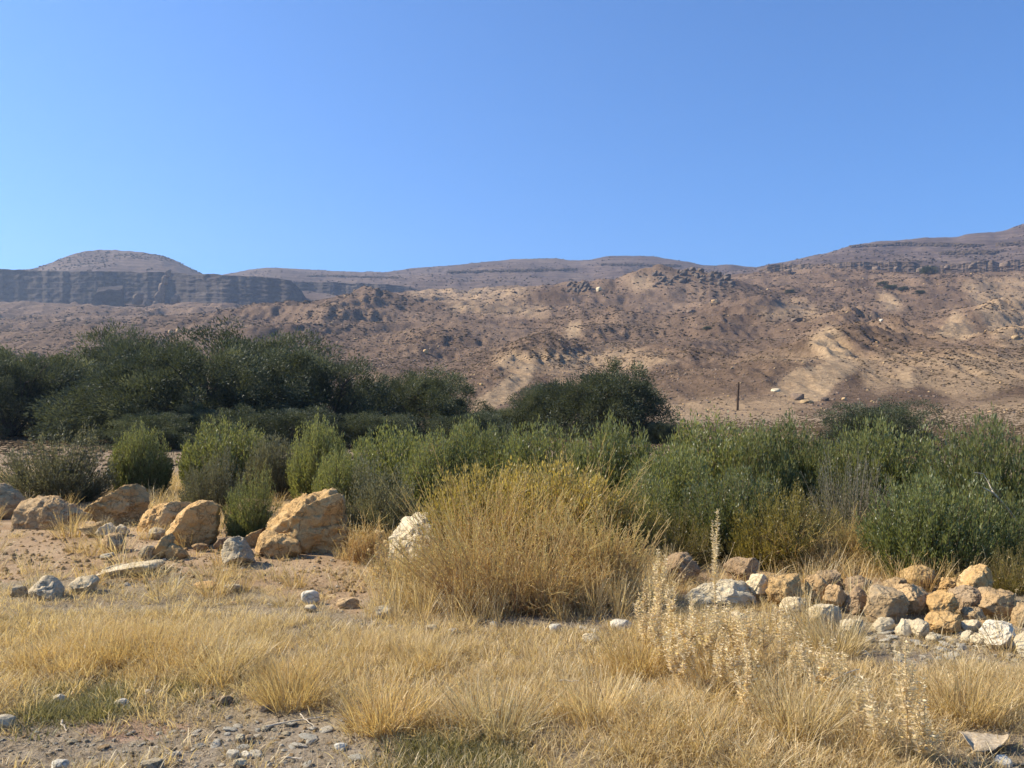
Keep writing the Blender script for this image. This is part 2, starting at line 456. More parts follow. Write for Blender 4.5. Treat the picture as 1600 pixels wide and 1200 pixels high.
def soft(px, py, polys, jit, seed=3):
    r = np.random.default_rng(seed); acc = np.zeros(len(px))
    e = n2(px * .03, py * .06, 3, 90) * jit * 1.8
    for _ in range(6):
        a, b = r.normal(0, jit, 2)
        ins = np.zeros(len(px), bool)
        for p in polys: ins |= pip(px + a + e, py + b * .6 + e * .5, p)
        acc += ins
    return acc / 6

def grid_faces(nr, nc):
    i = np.arange(nr * nc).reshape(nr, nc)
    return np.stack([i[:-1, :-1], i[:-1, 1:], i[1:, 1:], i[1:, :-1]], -1).reshape(-1, 4)

# ------------------------------------------------------------------ ground
def zones(x, y):
    px = 800 + F * x / np.maximum(y, .5); py = YH + HC * F / np.maximum(y, .5)
    ochre = soft(px, py, [[(-300, 760), (700, 760), (640, 900), (560, 960), (340, 905), (60, 900), (-300, 940)], [(860, 840), (1700, 840), (1700, 930), (900, 930)]], 14)
    red = soft(px, py, [[(70, 1140), (200, 1120), (300, 1128), (290, 1180), (90, 1190), (30, 1165)]], 14)
    grav = soft(px, py, [[(-300, 1105), (60, 1120), (180, 1160), (420, 1120), (560, 1150), (640, 1400), (-600, 1400)], [(1290, 975), (1700, 985), (1700, 1050), (1330, 1030)], [(560, 935), (1000, 965), (1000, 1000), (560, 980)]], 12)
    return np.stack([ochre, red, grav], 1)

rows = np.concatenate([np.linspace(-6, 2.2, 16)[:-1], np.geomspace(2.2, 112, 380)])
us = np.linspace(-1, 1, 540)
hw = 3.2 + .86 * np.maximum(rows, 0)
X = (us[None, :] * hw[:, None]).ravel(); Y = np.repeat(rows, 540)
me = mesh_np('ground', np.stack([X, Y, height(X, Y)], 1), grid_faces(len(rows), 540), M['ground'], True, {'zones': zones(X, Y), 'valley': np.clip((Y - 12.5) / 6, 0, 1)})
g = obj('ground', me); tag(g, 'dry ochre earth with gravel patches across the foreground', kind='structure')
# the plain going on all round, a little lower
a = np.linspace(0, 2 * np.pi, 97)[:-1]; rr = np.array([0, 5, 30, 110, 400, 1500, 5000.])
V = [(0, 0, -.5)]; Tq = []
PV = np.stack([np.outer(rr[1:], np.cos(a)).ravel(), np.outer(rr[1:], np.sin(a)).ravel(), np.full(96 * 6, -.5)], 1)
i = np.arange(96 * 6).reshape(6, 96); j = np.roll(i, -1, 1)
Tq = np.concatenate([np.stack([i[:-1], i[1:], j[1:]], -1).reshape(-1, 3), np.stack([i[:-1], j[1:], j[:-1]], -1).reshape(-1, 3)])
pl = obj('plain', mesh_np('plain', PV, Tq, M['ground'], False)); tag(pl, 'flat dry plain reaching out beyond the valley floor', kind='structure')

# ------------------------------------------------------------------ hillside
BARE = [[(822, 562), (845, 575), (800, 622), (755, 648), (735, 650), (745, 622), (785, 592)],
        [(1203, 602), (1255, 574), (1330, 556), (1350, 572), (1305, 598), (1290, 625), (1245, 630), (1215, 625)],
        [(1268, 520), (1300, 508), (1318, 530), (1335, 560), (1295, 568), (1268, 548)],
        [(1462, 520), (1490, 482), (1530, 520), (1500, 530)], [(1368, 452), (1400, 465), (1412, 488), (1385, 484)],
        [(1380, 575), (1430, 570), (1440, 605), (1415, 606)], [(885, 505), (905, 503), (908, 524), (888, 526)]]
HALF = [[(1340, 572), (1700, 566), (1700, 610), (1600, 600), (1500, 625), (1440, 600), (1360, 612)], [(860, 590), (990, 585), (1010, 600), (880, 612)], [(1020, 625), (1200, 618), (1300, 640), (1030, 645)], [(560, 590), (720, 588), (740, 605), (600, 615)], [(1180, 480), (1260, 470), (1290, 490), (1200, 500)], [(700, 470), (860, 478), (840, 490), (700, 488)], [(1030, 638), (1240, 636), (1260, 680), (1030, 700)], [(1410, 640), (1700, 615), (1700, 720), (1430, 700)],
        [(770, 552), (990, 545), (1060, 556), (990, 578), (780, 582)], [(1130, 553), (1700, 552), (1700, 566), (1340, 570)],
        [(980, 435), (1015, 428), (1020, 445), (985, 455)], [(1500, 440), (1700, 420), (1700, 545), (1560, 540)], [(640, 440), (840, 445), (800, 470), (640, 462)]]
def hill_px(x, y, z): return 800 + F * x / y, YH - F * (z - HC) / y

rows = np.geomspace(98, 1100, 370); nc = 800; us = np.linspace(-.95, .95, nc)
X = (us[None, :] * rows[:, None]).ravel(); Y = np.repeat(rows, nc); Z = height(X, Y)
Z = Z - .12 * np.clip((104 - Y) / 5, 0, 1)
PXh, PYh = hill_px(X, Y, Z)
bare = np.maximum(1.0 * soft(PXh, PYh, BARE, 4), .68 * soft(PXh, PYh, HALF, 8, 5)) * np.clip(.9 + .6 * n2(X * .09, Y * .05, 4, 95), 0, 1)
me = mesh_np('hillside', np.stack([X, Y, Z], 1), grid_faces(len(rows), nc), M['hill'], True, {'bare': bare})
hs = obj('hillside', me); tag(hs, 'brown stony hillside with tan eroded patches rising behind the trees', kind='structure')

# ------------------------------------------------------------------ far hills
FAR = {}
def far_sheet(name, label, sky_pts, d0, dc, d1, y0, cols, seed, terr=0.0, rough=1.0):
    sp = np.array(sky_pts, float)
    px = np.linspace(sp[0, 0], sp[-1, 0], cols)
    ys = np.interp(px, sp[:, 0], sp[:, 1])
    ker = np.exp(-np.linspace(-2, 2, 9) ** 2); ker /= ker.sum()
    ys = np.convolve(np.pad(ys, 4, mode='edge'), ker, 'valid')
    ys = ys + n2(px * .09, px * 0 + seed, 3, seed) * .9 + np.floor(n2(px * .03, px * 0 + seed, 2, seed + 1) * 3) * .35
    rows = np.concatenate([np.linspace(d0, dc, 110), np.linspace(dc, d1, 22)[1:]])
    PX, D = np.meshgrid(px, rows); Yc = np.broadcast_to(ys, PX.shape)
    t = np.clip((D - d0) / (dc - d0), 0, 1)
    if terr:
        q = t * 5 + .25 * n2((PX * .01).ravel(), (D * .002).ravel(), 3, seed).reshape(PX.shape)
        st = np.floor(q) + np.clip((q - np.floor(q)) / .45, 0, 1) ** 2 * .55 + np.clip((q - np.floor(q) - .45) / .55, 0, 1) * .45
        tt = np.clip((1 - terr) * t + terr * st / 5, 0, 1)
    else: tt = t
    z0 = HC + d0 * (YH - y0) / F; zc = HC + dc * (YH - Yc) / F
    z = z0 + (zc - z0) * tt
    back = np.clip((D - dc) / (d1 - dc), 0, 1); z = z - back * back * (zc - z0) * .8
    x = (PX - 800) / F * D
    damp = np.clip(t * 4, 0, 1) * np.clip((1 - t) * 5 + back * 20, .06, 1)
    nz = n2(x.ravel() * .006, D.ravel() * .006, 5, seed + 3).reshape(PX.shape) * 11 + (1 - np.abs(n2(x.ravel() * .016, D.ravel() * .005, 4, seed + 9))).reshape(PX.shape) * 10 - 7
    z = z + nz * damp * rough
    FAR[name] = np.stack([x.ravel(), D.ravel(), z.ravel()], 1)
    me = mesh_np(name, FAR[name], grid_faces(len(rows), cols), M['far'], True, {'bare': np.zeros(x.size)})
    return tag(obj(name, me), label, kind='structure')

far_sheet('ridge', 'long low hazy ridge on the skyline in the middle',
          [(-600, 440), (250, 436), (315, 432), (345, 430), (380, 424), (420, 418), (470, 420), (520, 423), (600, 427), (640, 420), (700, 416), (760, 410), (800, 405.5), (850, 405), (900, 408), (925, 406), (945, 401), (975, 398.5), (1015, 400), (1050, 405), (1090, 413), (1110, 416), (1140, 413), (1170, 415), (1200, 418), (1300, 425), (1500, 440)],
          980, 1900, 2700, 478, 420, 101, .45)
far_sheet('mesa', 'hazy flat-topped hill standing above the shadowed cliff',
          [(-40, 445), (30, 424), (55, 419.5), (85, 409), (100, 403), (120, 396), (135, 392.5), (160, 391), (200, 392), (240, 397), (262, 402), (280, 410), (300, 420), (318, 430), (350, 442), (390, 452)],
          1130, 1500, 1900, 450, 170, 131, .45, .6)
far_sheet('mountain', 'broad stepped hazy mountain rising toward the edge of the photograph',
          [(1080, 436), (1140, 424), (1185, 416), (1200, 412), (1240, 405.5), (1280, 398), (1310, 390), (1340, 382), (1370, 378), (1410, 375), (1440, 371), (1470, 371), (1495, 372), (1506, 366.5), (1540, 364), (1570, 361), (1582, 355), (1600, 349), (1650, 338), (1750, 328), (2000, 325), (2400, 340)],
          960, 1550, 2300, 450, 330, 151, .5)

# ------------------------------------------------------------------ cliffs
def cliff_sheet(name, label, pxs, d, ytop, ybase, seed, cols, back=380, rough=14, endcap=0, mat='cliff'):
    px = np.linspace(pxs[0], pxs[1], cols)
    v = np.linspace(0, 1, 56)
    PX, Vv = np.meshgrid(px, v)
    yt = np.interp(px, *zip(*ytop)) + n2(px * .06, px * 0, 3, seed) * 2.0
    yb = np.interp(px, *zip(*ybase))
    but = n2(px * .012, px * 0 + .3, 4, seed + 1) * (24 if d > 950 else 8) + np.floor(n2(px * .035, px * 0 + .7, 3, seed + 2) * 6) / 3 * rough + np.floor(n2(px * .11, px * 0 + .2, 2, seed + 3) * 4) / 4 * rough * .6
    if endcap: but = but + endcap * np.clip((px - pxs[1] + 26) / 26, 0, 1) ** 2 * 8
    D = d + but[None, :] + Vv * 12
    strata = np.floor(Vv * 7 + .5 * n2((PX * .02).ravel(), (Vv * 2).ravel(), 2, seed + 5).reshape(PX.shape))
    D = D + strata * 2.2 + n2((PX * .12).ravel(), (Vv * 9).ravel(), 4, seed + 6).reshape(PX.shape) * 2.6
    zt = HC + D * (YH - yt[None, :]) / F; zb = HC + D * (YH - yb[None, :]) / F
    z = zb + (zt - zb) * Vv
    x = (PX - 800) / F * D
    rows = [np.stack([x, D, z], -1)]
    for b in (b_ for b_ in (10, 60, 160, back) if b_ <= back):
        last = rows[0][-1]; p = last.copy(); p[:, 1] += b; p[:, 0] = (px - 800) / F * p[:, 1]; p[:, 2] = last[:, 2] + b * .015 - (b > 300) * 60
        rows.append(p[None])
    A = np.concatenate(rows, 0)
    me = mesh_np(name, A.reshape(-1, 3), grid_faces(A.shape[0], cols), M[mat], True, {'bare': np.zeros(A.shape[0] * cols)})
    return tag(obj(name, me), label, kind='structure')

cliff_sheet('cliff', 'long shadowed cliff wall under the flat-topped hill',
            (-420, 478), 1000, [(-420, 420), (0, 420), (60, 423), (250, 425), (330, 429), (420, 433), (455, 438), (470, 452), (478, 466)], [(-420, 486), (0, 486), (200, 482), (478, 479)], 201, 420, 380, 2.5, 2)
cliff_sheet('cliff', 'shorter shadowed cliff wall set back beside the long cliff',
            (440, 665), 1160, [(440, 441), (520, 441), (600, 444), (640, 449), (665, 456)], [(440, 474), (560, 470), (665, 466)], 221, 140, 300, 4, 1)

# ------------------------------------------------------------------ rocks
def rock_verts(outline, dc, depth, sub, seed, noise=.06, sharp=.62, cuts=6, faces=()):
    """closed rock whose front silhouette follows OUTLINE (photo px) at distance dc, with its own thickness and broken faces"""
    o = np.array(outline, float)
    c = np.array([(o[:, 0].min() + o[:, 0].max()) / 2, (o[:, 1].min() + o[:, 1].max()) / 2])
    ox = (o[:, 0] - c[0]) / F * dc; oz = -(o[:, 1] - c[1]) / F * dc
    W = ox.max() - ox.min(); Hh = oz.max() - oz.min()
    dirs, T = ICO[sub]
    r = np.random.default_rng(seed)
    th = np.arctan2(dirs[:, 2], dirs[:, 0])
    # radius of the outline in each direction (ray against segments)
    cs, sn = np.cos(th), np.sin(th); R = np.zeros(len(th))
    n = len(ox)
    for i in range(n):
        x1, z1, x2, z2 = ox[i], oz[i], ox[(i + 1) % n], oz[(i + 1) % n]
        ex, ez = x2 - x1, z2 - z1
        den = cs * ez - sn * ex
        with np.errstate(divide='ignore', invalid='ignore'):
            t = (x1 * ez - z1 * ex) / den; s = (x1 * sn - z1 * cs) / den
        ok = (np.abs(den) > 1e-9) & (t > 0) & (s >= -1e-6) & (s <= 1 + 1e-6)
        R = np.where(ok, np.maximum(R, t), R)
    R = np.where(R <= 0, .3 * min(W, Hh), R)
    h = np.sqrt(dirs[:, 0] ** 2 + dirs[:, 2] ** 2)
    rad = R * np.clip(h, 0, 1) ** sharp
    V = np.stack([rad * cs, np.sign(dirs[:, 1]) * np.abs(dirs[:, 1]) ** sharp * depth / 2, rad * sn], 1)
    size = (W * Hh * depth) ** (1 / 3)
    ext = np.array([W / 2, depth / 2, Hh / 2])
    pls = [(np.array(nv, float), k) for nv, k in faces]
    for _ in range(cuts):
        nv = r.normal(size=3); nv[1] = -abs(nv[1]) * 1.2 - .25 if r.random() < .75 else abs(nv[1])
        nv /= np.linalg.norm(nv)
        pls.append((nv, r.uniform(.58, .82)))
    for nv, k in pls:
        nv = nv / np.linalg.norm(nv)
        lim = k * np.sqrt(((ext * nv) ** 2).sum()) * 1.0
        ex = V @ nv - lim
        V = V - np.where(ex > 0, ex, 0)[:, None] * nv[None, :] * .93
    q = V / size
    N = V / (np.linalg.norm(V / ext, axis=1, keepdims=True) + 1e-6) / (ext ** 2); N /= np.linalg.norm(N, axis=1, keepdims=True) + 1e-9
    d1 = fbm(q * 1.9 + seed * 3.1, 4, seed, .55)
    d2 = np.abs(fbm(q * 3.6 + seed * 1.7, 4, seed + 5, .55))
    ax_ = np.array([.25 * math.sin(seed), .2, 1.0]); bd = (q @ ax_) * 6.5 + 1.2 * fbm(q * 1.6, 2, seed + 21)
    bd = bd - np.floor(bd); bed = np.where(bd < .16, -.42, 0) + .25 * hash3(np.floor((q @ ax_) * 6.5 + 1.2 * fbm(q * 1.6, 2, seed + 21)), np.zeros(len(q)), np.zeros(len(q)), seed)
    fine = fbm(q * 8.5 + seed, 3, seed + 11, .6) * .30
    st = fbm(q * 1.3 + seed * 2.3, 2, seed + 8) * 5
    st = (np.floor(st) + np.clip((st - np.floor(st)) * 4, 0, 1)) / 5          # broken steps
    V = V + N * (size * noise * (d1 * 1.1 - 1.5 * d2 + .9 * st + .25 + fine + .55 * bed))[:, None]
    return V, T, c, W, Hh

def rock(name, outline, mat, label, depth=None, sub=4, seed=0, cat='boulder', group=None, noise=.08, faces=(), back=.45, cuts=6, base=None, sharp=.62):
    o = np.array(outline, float)
    yb = base or o[:, 1].max()
    d = HC * F / (yb - YH)
    d = (HC - hz(wx(o[:, 0].mean(), d), d)) * F / (yb - YH)
    W = (o[:, 0].max() - o[:, 0].min()) / F * d; Hh = (o[:, 1].max() - o[:, 1].min()) / F * d
    depth = depth or .85 * (W * .6 + Hh * .4)
    dc = d + depth * back
    V, T, c, W, Hh = rock_verts(o, dc, depth, sub, seed, noise, sharp, cuts, faces)
    me = mesh_np(name, V, T, M[mat], True)
    ob = obj(name, me)
    ob.location = (wx(c[0], dc), dc, HC - (c[1] - YH) / F * dc)
    return tag(ob, label, cat, group)

def blob(x0, x1, y0, y1, seed, n=11, sq=.75, jag=.84):
    """an irregular stone outline inside a box"""
    r = np.random.default_rng(seed)
    t = np.linspace(0, 2 * np.pi, n, endpoint=False) + r.uniform(-.2, .2, n)
    c, s = np.cos(t), np.sin(t)
    X = np.sign(c) * np.abs(c) ** sq * r.uniform(jag, 1.05, n); Y_ = np.sign(s) * np.abs(s) ** sq * r.uniform(jag, 1.05, n)
    X = (X - X.min()) / (X.max() - X.min()); Y_ = (Y_ - Y_.min()) / (Y_.max() - Y_.min())
    return np.stack([x0 + X * (x1 - x0), y1 - Y_ * (y1 - y0)], 1)

LIT = (-.55, -.55, .62); SHD = (.45, -.88, -.05); TOP = (-.15, -.25, .95); FRONT = (-.1, -1, .12)
# --- boulders on the left
BG = 'sandstone boulders along the soil bank'
rock('boulder', [(30, 826), (32, 792), (38, 780), (48, 774), (82, 776), (110, 790), (130, 800), (147, 812), (125, 825), (82, 830)], 'tan', 'long low tan boulder sloping down to its blunt end, above a shaded hollow', .75, 5, 1, group=BG, faces=[(FRONT, .72), ((-.1, -.35, .93), .62), ((.6, -.6, .4), .7)], cuts=4)
rock('boulder', [(137, 800), (142, 787), (175, 772), (195, 760), (220, 755), (229, 770), (230, 795), (220, 815), (207, 825), (160, 822), (140, 808)], 'ochre', 'upright wedge-shaped ochre boulder with a bright rising edge and shaded face', .6, 5, 2, group=BG, faces=[((-.55, -.2, .8), .62), ((.25, -.95, .1), .6)], cuts=4)
rock('boulder', [(215, 812), (225, 800), (250, 787), (295, 787), (300, 800), (290, 830), (262, 836), (217, 832)], 'ochre', 'rounded ochre boulder tucked behind the rough-faced split boulder', .6, 5, 3, group=BG, faces=[(LIT, .6)], noise=.08)
rock('boulder', [(264, 830), (277, 812), (297, 790), (327, 784), (340, 792), (337, 820), (332, 850), (300, 855), (270, 842)], 'ochre', 'rough sunlit ochre boulder with a flat shaded end, in the middle of the bank', .6, 5, 4, group=BG, faces=[((-.7, -.35, .6), .55), ((.6, -.8, -.05), .62)], noise=.08, cuts=3)
rock('boulder', [(407, 802), (419, 791), (445, 784), (470, 779), (484, 775), (513, 771), (531, 774), (541, 793), (548, 842), (540, 862), (511, 876), (475, 872), (434, 846), (407, 824)], 'ochre', 'largest boulder of the bank, ochre and cracked, with a grey cap', .95, 5, 5, group=BG, faces=[((-.6, -.45, .65), .55), ((.35, -.93, .05), .58), ((-.25, -.2, .95), .78)], noise=.10, cuts=3, back=.75)
rock('boulder', [(391, 860), (396, 838), (410, 830), (441, 838), (466, 847), (470, 864), (464, 874), (437, 868), (405, 864)], 'ochre', 'low ochre block leaning against the front of the largest boulder', .4, 4, 6, group=BG, faces=[((-.85, -.4, .35), .6), ((.15, -.97, -.1), .6), ((0, -.25, .97), .65)], cuts=3)
rock('boulder', [(378, 843), (394, 831), (410, 826), (412, 850), (392, 856)], 'ochre', 'small ochre stone wedged at the side of the largest boulder', .35, 4, 7, group=BG)
rock('boulder', [(349, 866), (353, 849), (369, 837), (378, 842), (386, 856), (394, 880), (378, 888), (357, 885)], 'grey', 'single lumpy grey limestone rock standing before the ochre boulders', .4, 4, 8, group=BG, noise=.09)
rock('boulder', [(608, 848), (615, 828), (630, 812), (646, 801), (668, 804), (688, 832), (690, 890), (612, 890)], 'pale', 'pale cream boulder half hidden behind the golden bush', .7, 5, 9, group=BG, faces=[((-.6, -.4, .7), .6)])
rock('boulder', [(-40, 760), (0, 757), (16, 768), (28, 785), (25, 810), (-40, 812)], 'tan', 'dark brown boulder cut off by the edge of the photograph', .6, 4, 10, group=BG)
rock('boulder', [(17, 770), (30, 756), (57, 761), (61, 770), (50, 790), (25, 790)], 'tan', 'small tan boulder behind the long low boulder', .4, 4, 11, group=BG, faces=[(LIT, .6)])
rock('stone', [(124, 822), (132, 817), (157, 816), (161, 825), (142, 842), (130, 838)], 'ochre', 'squarish ochre stone at the low end of the long boulder', .25, 3, 12, 'stone', faces=[(TOP, .6)])
rock('stone', [(149, 836), (158, 824), (172, 815), (186, 820), (180, 838), (158, 842)], 'pale', 'pale slanting stone lying behind the pile in front of the wedge boulder', .28, 3, 13, 'stone')
rock('stone', [(178, 834), (188, 820), (202, 827), (200, 838), (184, 840)], 'pale', 'small pale knobby stone below the upright wedge boulder', .2, 3, 14, 'stone')
rock('stone', [(158, 845), (172, 835), (190, 836), (200, 842), (197, 858), (164, 862)], 'tan', 'shaded tan stone at the front of the small pile', .28, 3, 15, 'stone')
rock('stone', [(229, 840), (232, 829), (240, 824), (261, 830), (258, 842), (240, 844)], 'grey', 'whitish grey stone in front of the rounded ochre boulder', .2, 3, 16, 'stone')
rock('stone', [(214, 870), (222, 857), (238, 849), (249, 855), (247, 874), (225, 874)], 'grey', 'pale grey half of the two-toned pair on the soil', .25, 3, 17, 'stone')
rock('stone', [(236, 862), (250, 842), (266, 831), (273, 840), (268, 860), (250, 874)], 'ochre', 'pointed ochre half of the two-toned pair on the soil', .25, 3, 18, 'stone', faces=[((-.7, -.5, .5), .55)])
rock('stone', [(256, 868), (268, 850), (282, 858), (294, 868), (276, 875)], 'ochre', 'small ochre stone casting a shadow beside the two-toned pair', .2, 3, 19, 'stone')
rock('stone', [(151, 872), (160, 866), (176, 863), (181, 868), (164, 877)], 'grey', 'flat grey chip lying on the bare soil bank', .15, 3, 20, 'stone')
rock('slab', [(150, 898), (170, 889), (200, 883), (248, 878), (252, 885), (215, 893), (175, 901)], 'pale', 'flat pale earth-covered slab lying on the soil bank', .5, 4, 21, 'slab', noise=.03, cuts=2)
rock('stone', [(46, 928), (49, 914), (58, 905), (72, 903), (86, 909), (96, 924), (96, 938), (60, 940)], 'grey', 'domed grey rock in the dry grass near the edge of the photograph', .3, 4, 22, 'stone', faces=[((-.6, -.4, .7), .6)])
rock('stone', [(14, 926), (22, 913), (36, 916), (42, 930), (24, 934)], 'grey', 'small grey stone beside the domed grey rock', .15, 3, 23, 'stone')
rock('stone', [(300, 852), (312, 848), (325, 852), (322, 862), (304, 861)], 'tan', 'little tan stone below the rough sunlit boulder', .12, 3, 24, 'stone')
rock('stone', [(334, 852), (348, 836), (362, 842), (360, 860), (340, 862)], 'brown', 'dark shaded stone behind the lumpy grey rock', .25, 3, 25, 'stone')
rock('stone', [(103, 920), (118, 906), (140, 902), (150, 908), (138, 925), (112, 930)], 'pale', 'yellowish pale stone sunk in grass before the flat slab', .25, 3, 26, 'stone')

# --- the stone row on the right: box in photo px, material, seed, label
RG = 'tumbled stone row before the shrubs'
ROW = [
 ((1036, 1093, 862, 916), 'brown', 'dark brown rough boulder behind the tall dried stalks'),
 ((1134, 1188, 868, 914), 'brown', 'dark jagged brown boulder behind the long pale slab'),
 ((1060, 1195, 908, 948), 'pale', 'long pale cream slab half buried in dry weeds'),
 ((1162, 1212, 896, 938), 'pale', 'pitted yellowish stone between the long pale slab and the round stone'),
 ((1202, 1250, 894, 948), 'ochre', 'smooth round sunlit orange stone standing alone in the grass'),
 ((1262, 1294, 898, 942), 'tan', 'tan stone seen through thin grass stalks, dark stone behind it'),
 ((1276, 1320, 892, 922), 'brown', 'dark stone capping the low heap in the thin grass'),
 ((1321, 1364, 902, 926), 'brown', 'flat dark-faced stone on the back of the row'),
 ((1286, 1322, 914, 950), 'tan', 'squat tan stone in the middle of the thin-grass heap'),
 ((1322, 1360, 916, 956), 'brown', 'shaded brown stone crossed by grass stalks'),
 ((1348, 1414, 914, 972), 'tan', 'large tan boulder with a broad sloping face, foot of the row'),
 ((1376, 1414, 904, 930), 'tan', 'rounded tan stone resting on the broad sloping boulder'),
 ((1400, 1468, 884, 926), 'ochre', 'bright ochre boulder with a dark top corner, crowning the row'),
 ((1395, 1452, 914, 958), 'tan', 'blocky tan stone below the crowning bright boulder'),
 ((1452, 1497, 923, 972), 'ochre', 'smooth egg-shaped ochre stone facing the sun'),
 ((1466, 1504, 902, 930), 'ochre', 'domed ochre stone above the egg-shaped stone'),
 ((1497, 1553, 881, 945), 'ochre', 'tall split ochre rock with a bright slanting top'),
 ((1488, 1538, 917, 958), 'brown', 'shaded brown stone beneath the tall split rock'),
 ((1526, 1591, 921, 970), 'tan', 'tan stone with a projecting lower lip, far end of the row'),
 ((1508, 1538, 949, 972), 'tan', 'small wedge of tan stone under the shaded brown stone'),
 ((1449, 1508, 958, 992), 'ochre', 'low yellow-ochre stone lying in front of the egg-shaped stone'),
 ((1524, 1560, 967, 992), 'tan', 'pinkish tan cobble in front of the projecting-lip stone'),
 ((1541, 1594, 971, 1017), 'white', 'large whitish grey rock at the front of the pale rubble'),
 ((1589, 1625, 988, 1028), 'pale', 'cream block cut off by the edge of the photograph'),
 ((1583, 1615, 942, 978), 'tan', 'tan stone at the very end of the row behind the whitish rock'),
 ((1312, 1350, 970, 992), 'pale', 'broad white stone starting the line of white rubble'),
 ((1359, 1396, 966, 988), 'pale', 'white flat-topped stone second along the white rubble'),
 ((1398, 1428, 966, 992), 'pale', 'yellowish white stone before the blocky tan stone'),
 ((1421, 1452, 969, 996), 'pale', 'bright white lump in front of the bright ochre row'),
 ((1506, 1528, 969, 990), 'pale', 'small yellow stone beside the pinkish cobble'),
 ((1504, 1524, 985, 1002), 'pale', 'small white stone below the small yellow stone'),
 ((1520, 1546, 990, 1009), 'pale', 'white cobble touching the large whitish rock'),
 ((1223, 1262, 934, 962), 'pale', 'pale yellow stone below the round sunlit stone'),
 ((1258, 1314, 944, 976), 'pale', 'wide pale stone veiled by thin grass'),
 ((1142, 1168, 955, 974), 'pale', 'white stone glinting through the dried weeds'),
 ((1450, 1470, 990, 1003), 'pale', 'rounded white pebble before the low yellow-ochre stone'),
]
for k, (b, mt, lab) in enumerate(ROW):
    fc = [(LIT, .62), (SHD, .68)] if k % 3 else [((-.7, -.3, .62), .6), ((.3, -.9, .2), .62)]
    b = (b[0] - 2, b[1] + 3, b[2] - 1, b[3] + 3)
    ol = blob(*b, 300 + k, 9)
    if k == 16: ol = [(1497, 905), (1505, 897), (1525, 886), (1540, 881), (1548, 888), (1553, 925), (1548, 945), (1510, 945), (1498, 925)]
    if k == 14: ol = [(1453, 945), (1454, 932), (1463, 924), (1478, 923), (1491, 930), (1497, 948), (1490, 968), (1470, 972), (1458, 962)]
    if k == 2: ol = [(1060, 940), (1075, 924), (1100, 912), (1140, 908), (1180, 911), (1195, 925), (1190, 948), (1070, 950)]
    if k == 12: ol = [(1401, 905), (1408, 894), (1430, 885), (1447, 884), (1460, 893), (1468, 905), (1465, 926), (1420, 926), (1404, 918)]
    if k == 2: fc = [((-.35, -.55, .76), .5), ((-.6, -.4, .6), .7)]
    w = (b[1] - b[0])
    rock('stone' if w < 45 else 'boulder', ol, mt, lab, None, 4 if w > 42 else 3, 400 + k, 'boulder' if w >= 45 else 'stone', RG, .085, fc, cuts=9)

# ------------------------------------------------------------------ wooden pole and hillside rocks
M['wood'] = flat_mat('weathered_wood', (.05, .032, .02), (.10, .065, .04), 8)
M['bark_dry'] = flat_mat('bleached_bark', (.33, .25, .16), (.56, .46, .32), 60)
M['pale_wood'] = flat_mat('bleached_wood', (.44, .36, .25), (.62, .53, .40), 30)

def hill_point(px, py):
    """where the hillside shows at that pixel (march along the ray)"""
    d = np.geomspace(60, 1090, 1500)
    x = wx(px, d); z = height(x, d); zr = HC + d * (YH - py) / F
    hit = np.nonzero(z >= zr)[0]
    i = hit[0] if len(hit) else len(d) - 1
    return float(x[i]), float(d[i]), float(z[i])

pd = 118.0; pxx = wx(1153, pd); pz = hz(pxx, pd)
toph = HC + pd * (YH - 597) / F - pz
path = np.array([[(-.08, 0, -.4), (0, 0, toph * .5), (.12, 0, toph)]]); V, T = tubes(path, np.array([[.17, .15, .12]]), 10)
pe = obj('wooden_pole', mesh_np('wooden_pole', V, T, M['wood'], True)); pe.location = (pxx, pd, pz)
tag(pe, 'lone thin dark wooden pole standing before the hillside', 'pole')

# boulders on the hillside large enough to single out
def hill_rock(name, px, py, w, h, mat, label, seed, group=None, cat='boulder', depth=None, parent=None, sub=3, dist=None, box=.5):
    if dist: x, d, z = wx(px, dist), dist, HC - (py - YH) / F * dist
    else: x, d, z = hill_point(px, py)
    ol = blob(px - w / 2, px + w / 2, py - h, py + h * .25, seed, 12, box, .9)
    if box < .25:
        q = random.Random(seed); a0, a1, b0, b1 = px - w / 2, px + w / 2, py - h, py + h * .25
        ol = [(a0 + w * q.uniform(0, .06), b1), (a0 + w * q.uniform(0, .10), b0 + h * q.uniform(.2, .4)), (a0 + w * q.uniform(.02, .2), b0 + h * q.uniform(0, .2)), (px, b0 + h * q.uniform(0, .1)), (a1 - w * q.uniform(.02, .15), b0), (a1, b0 + h * q.uniform(.05, .25)), (a1 - w * q.uniform(0, .06), b1)]
    dp = depth or .8 * w / F * d
    V, T, c, W, Hh = rock_verts(ol, d, dp, sub, seed, .05, box * .8, 4, [(LIT, .75), (SHD, .8)])
    ob = obj(name, mesh_np(name, V, T, M[mat], False), parent)
    ob.location = (wx(c[0], d), d + dp * .2, z + (py - c[1]) / F * d)
    if parent is None: tag(ob, label, cat, group)
    return ob

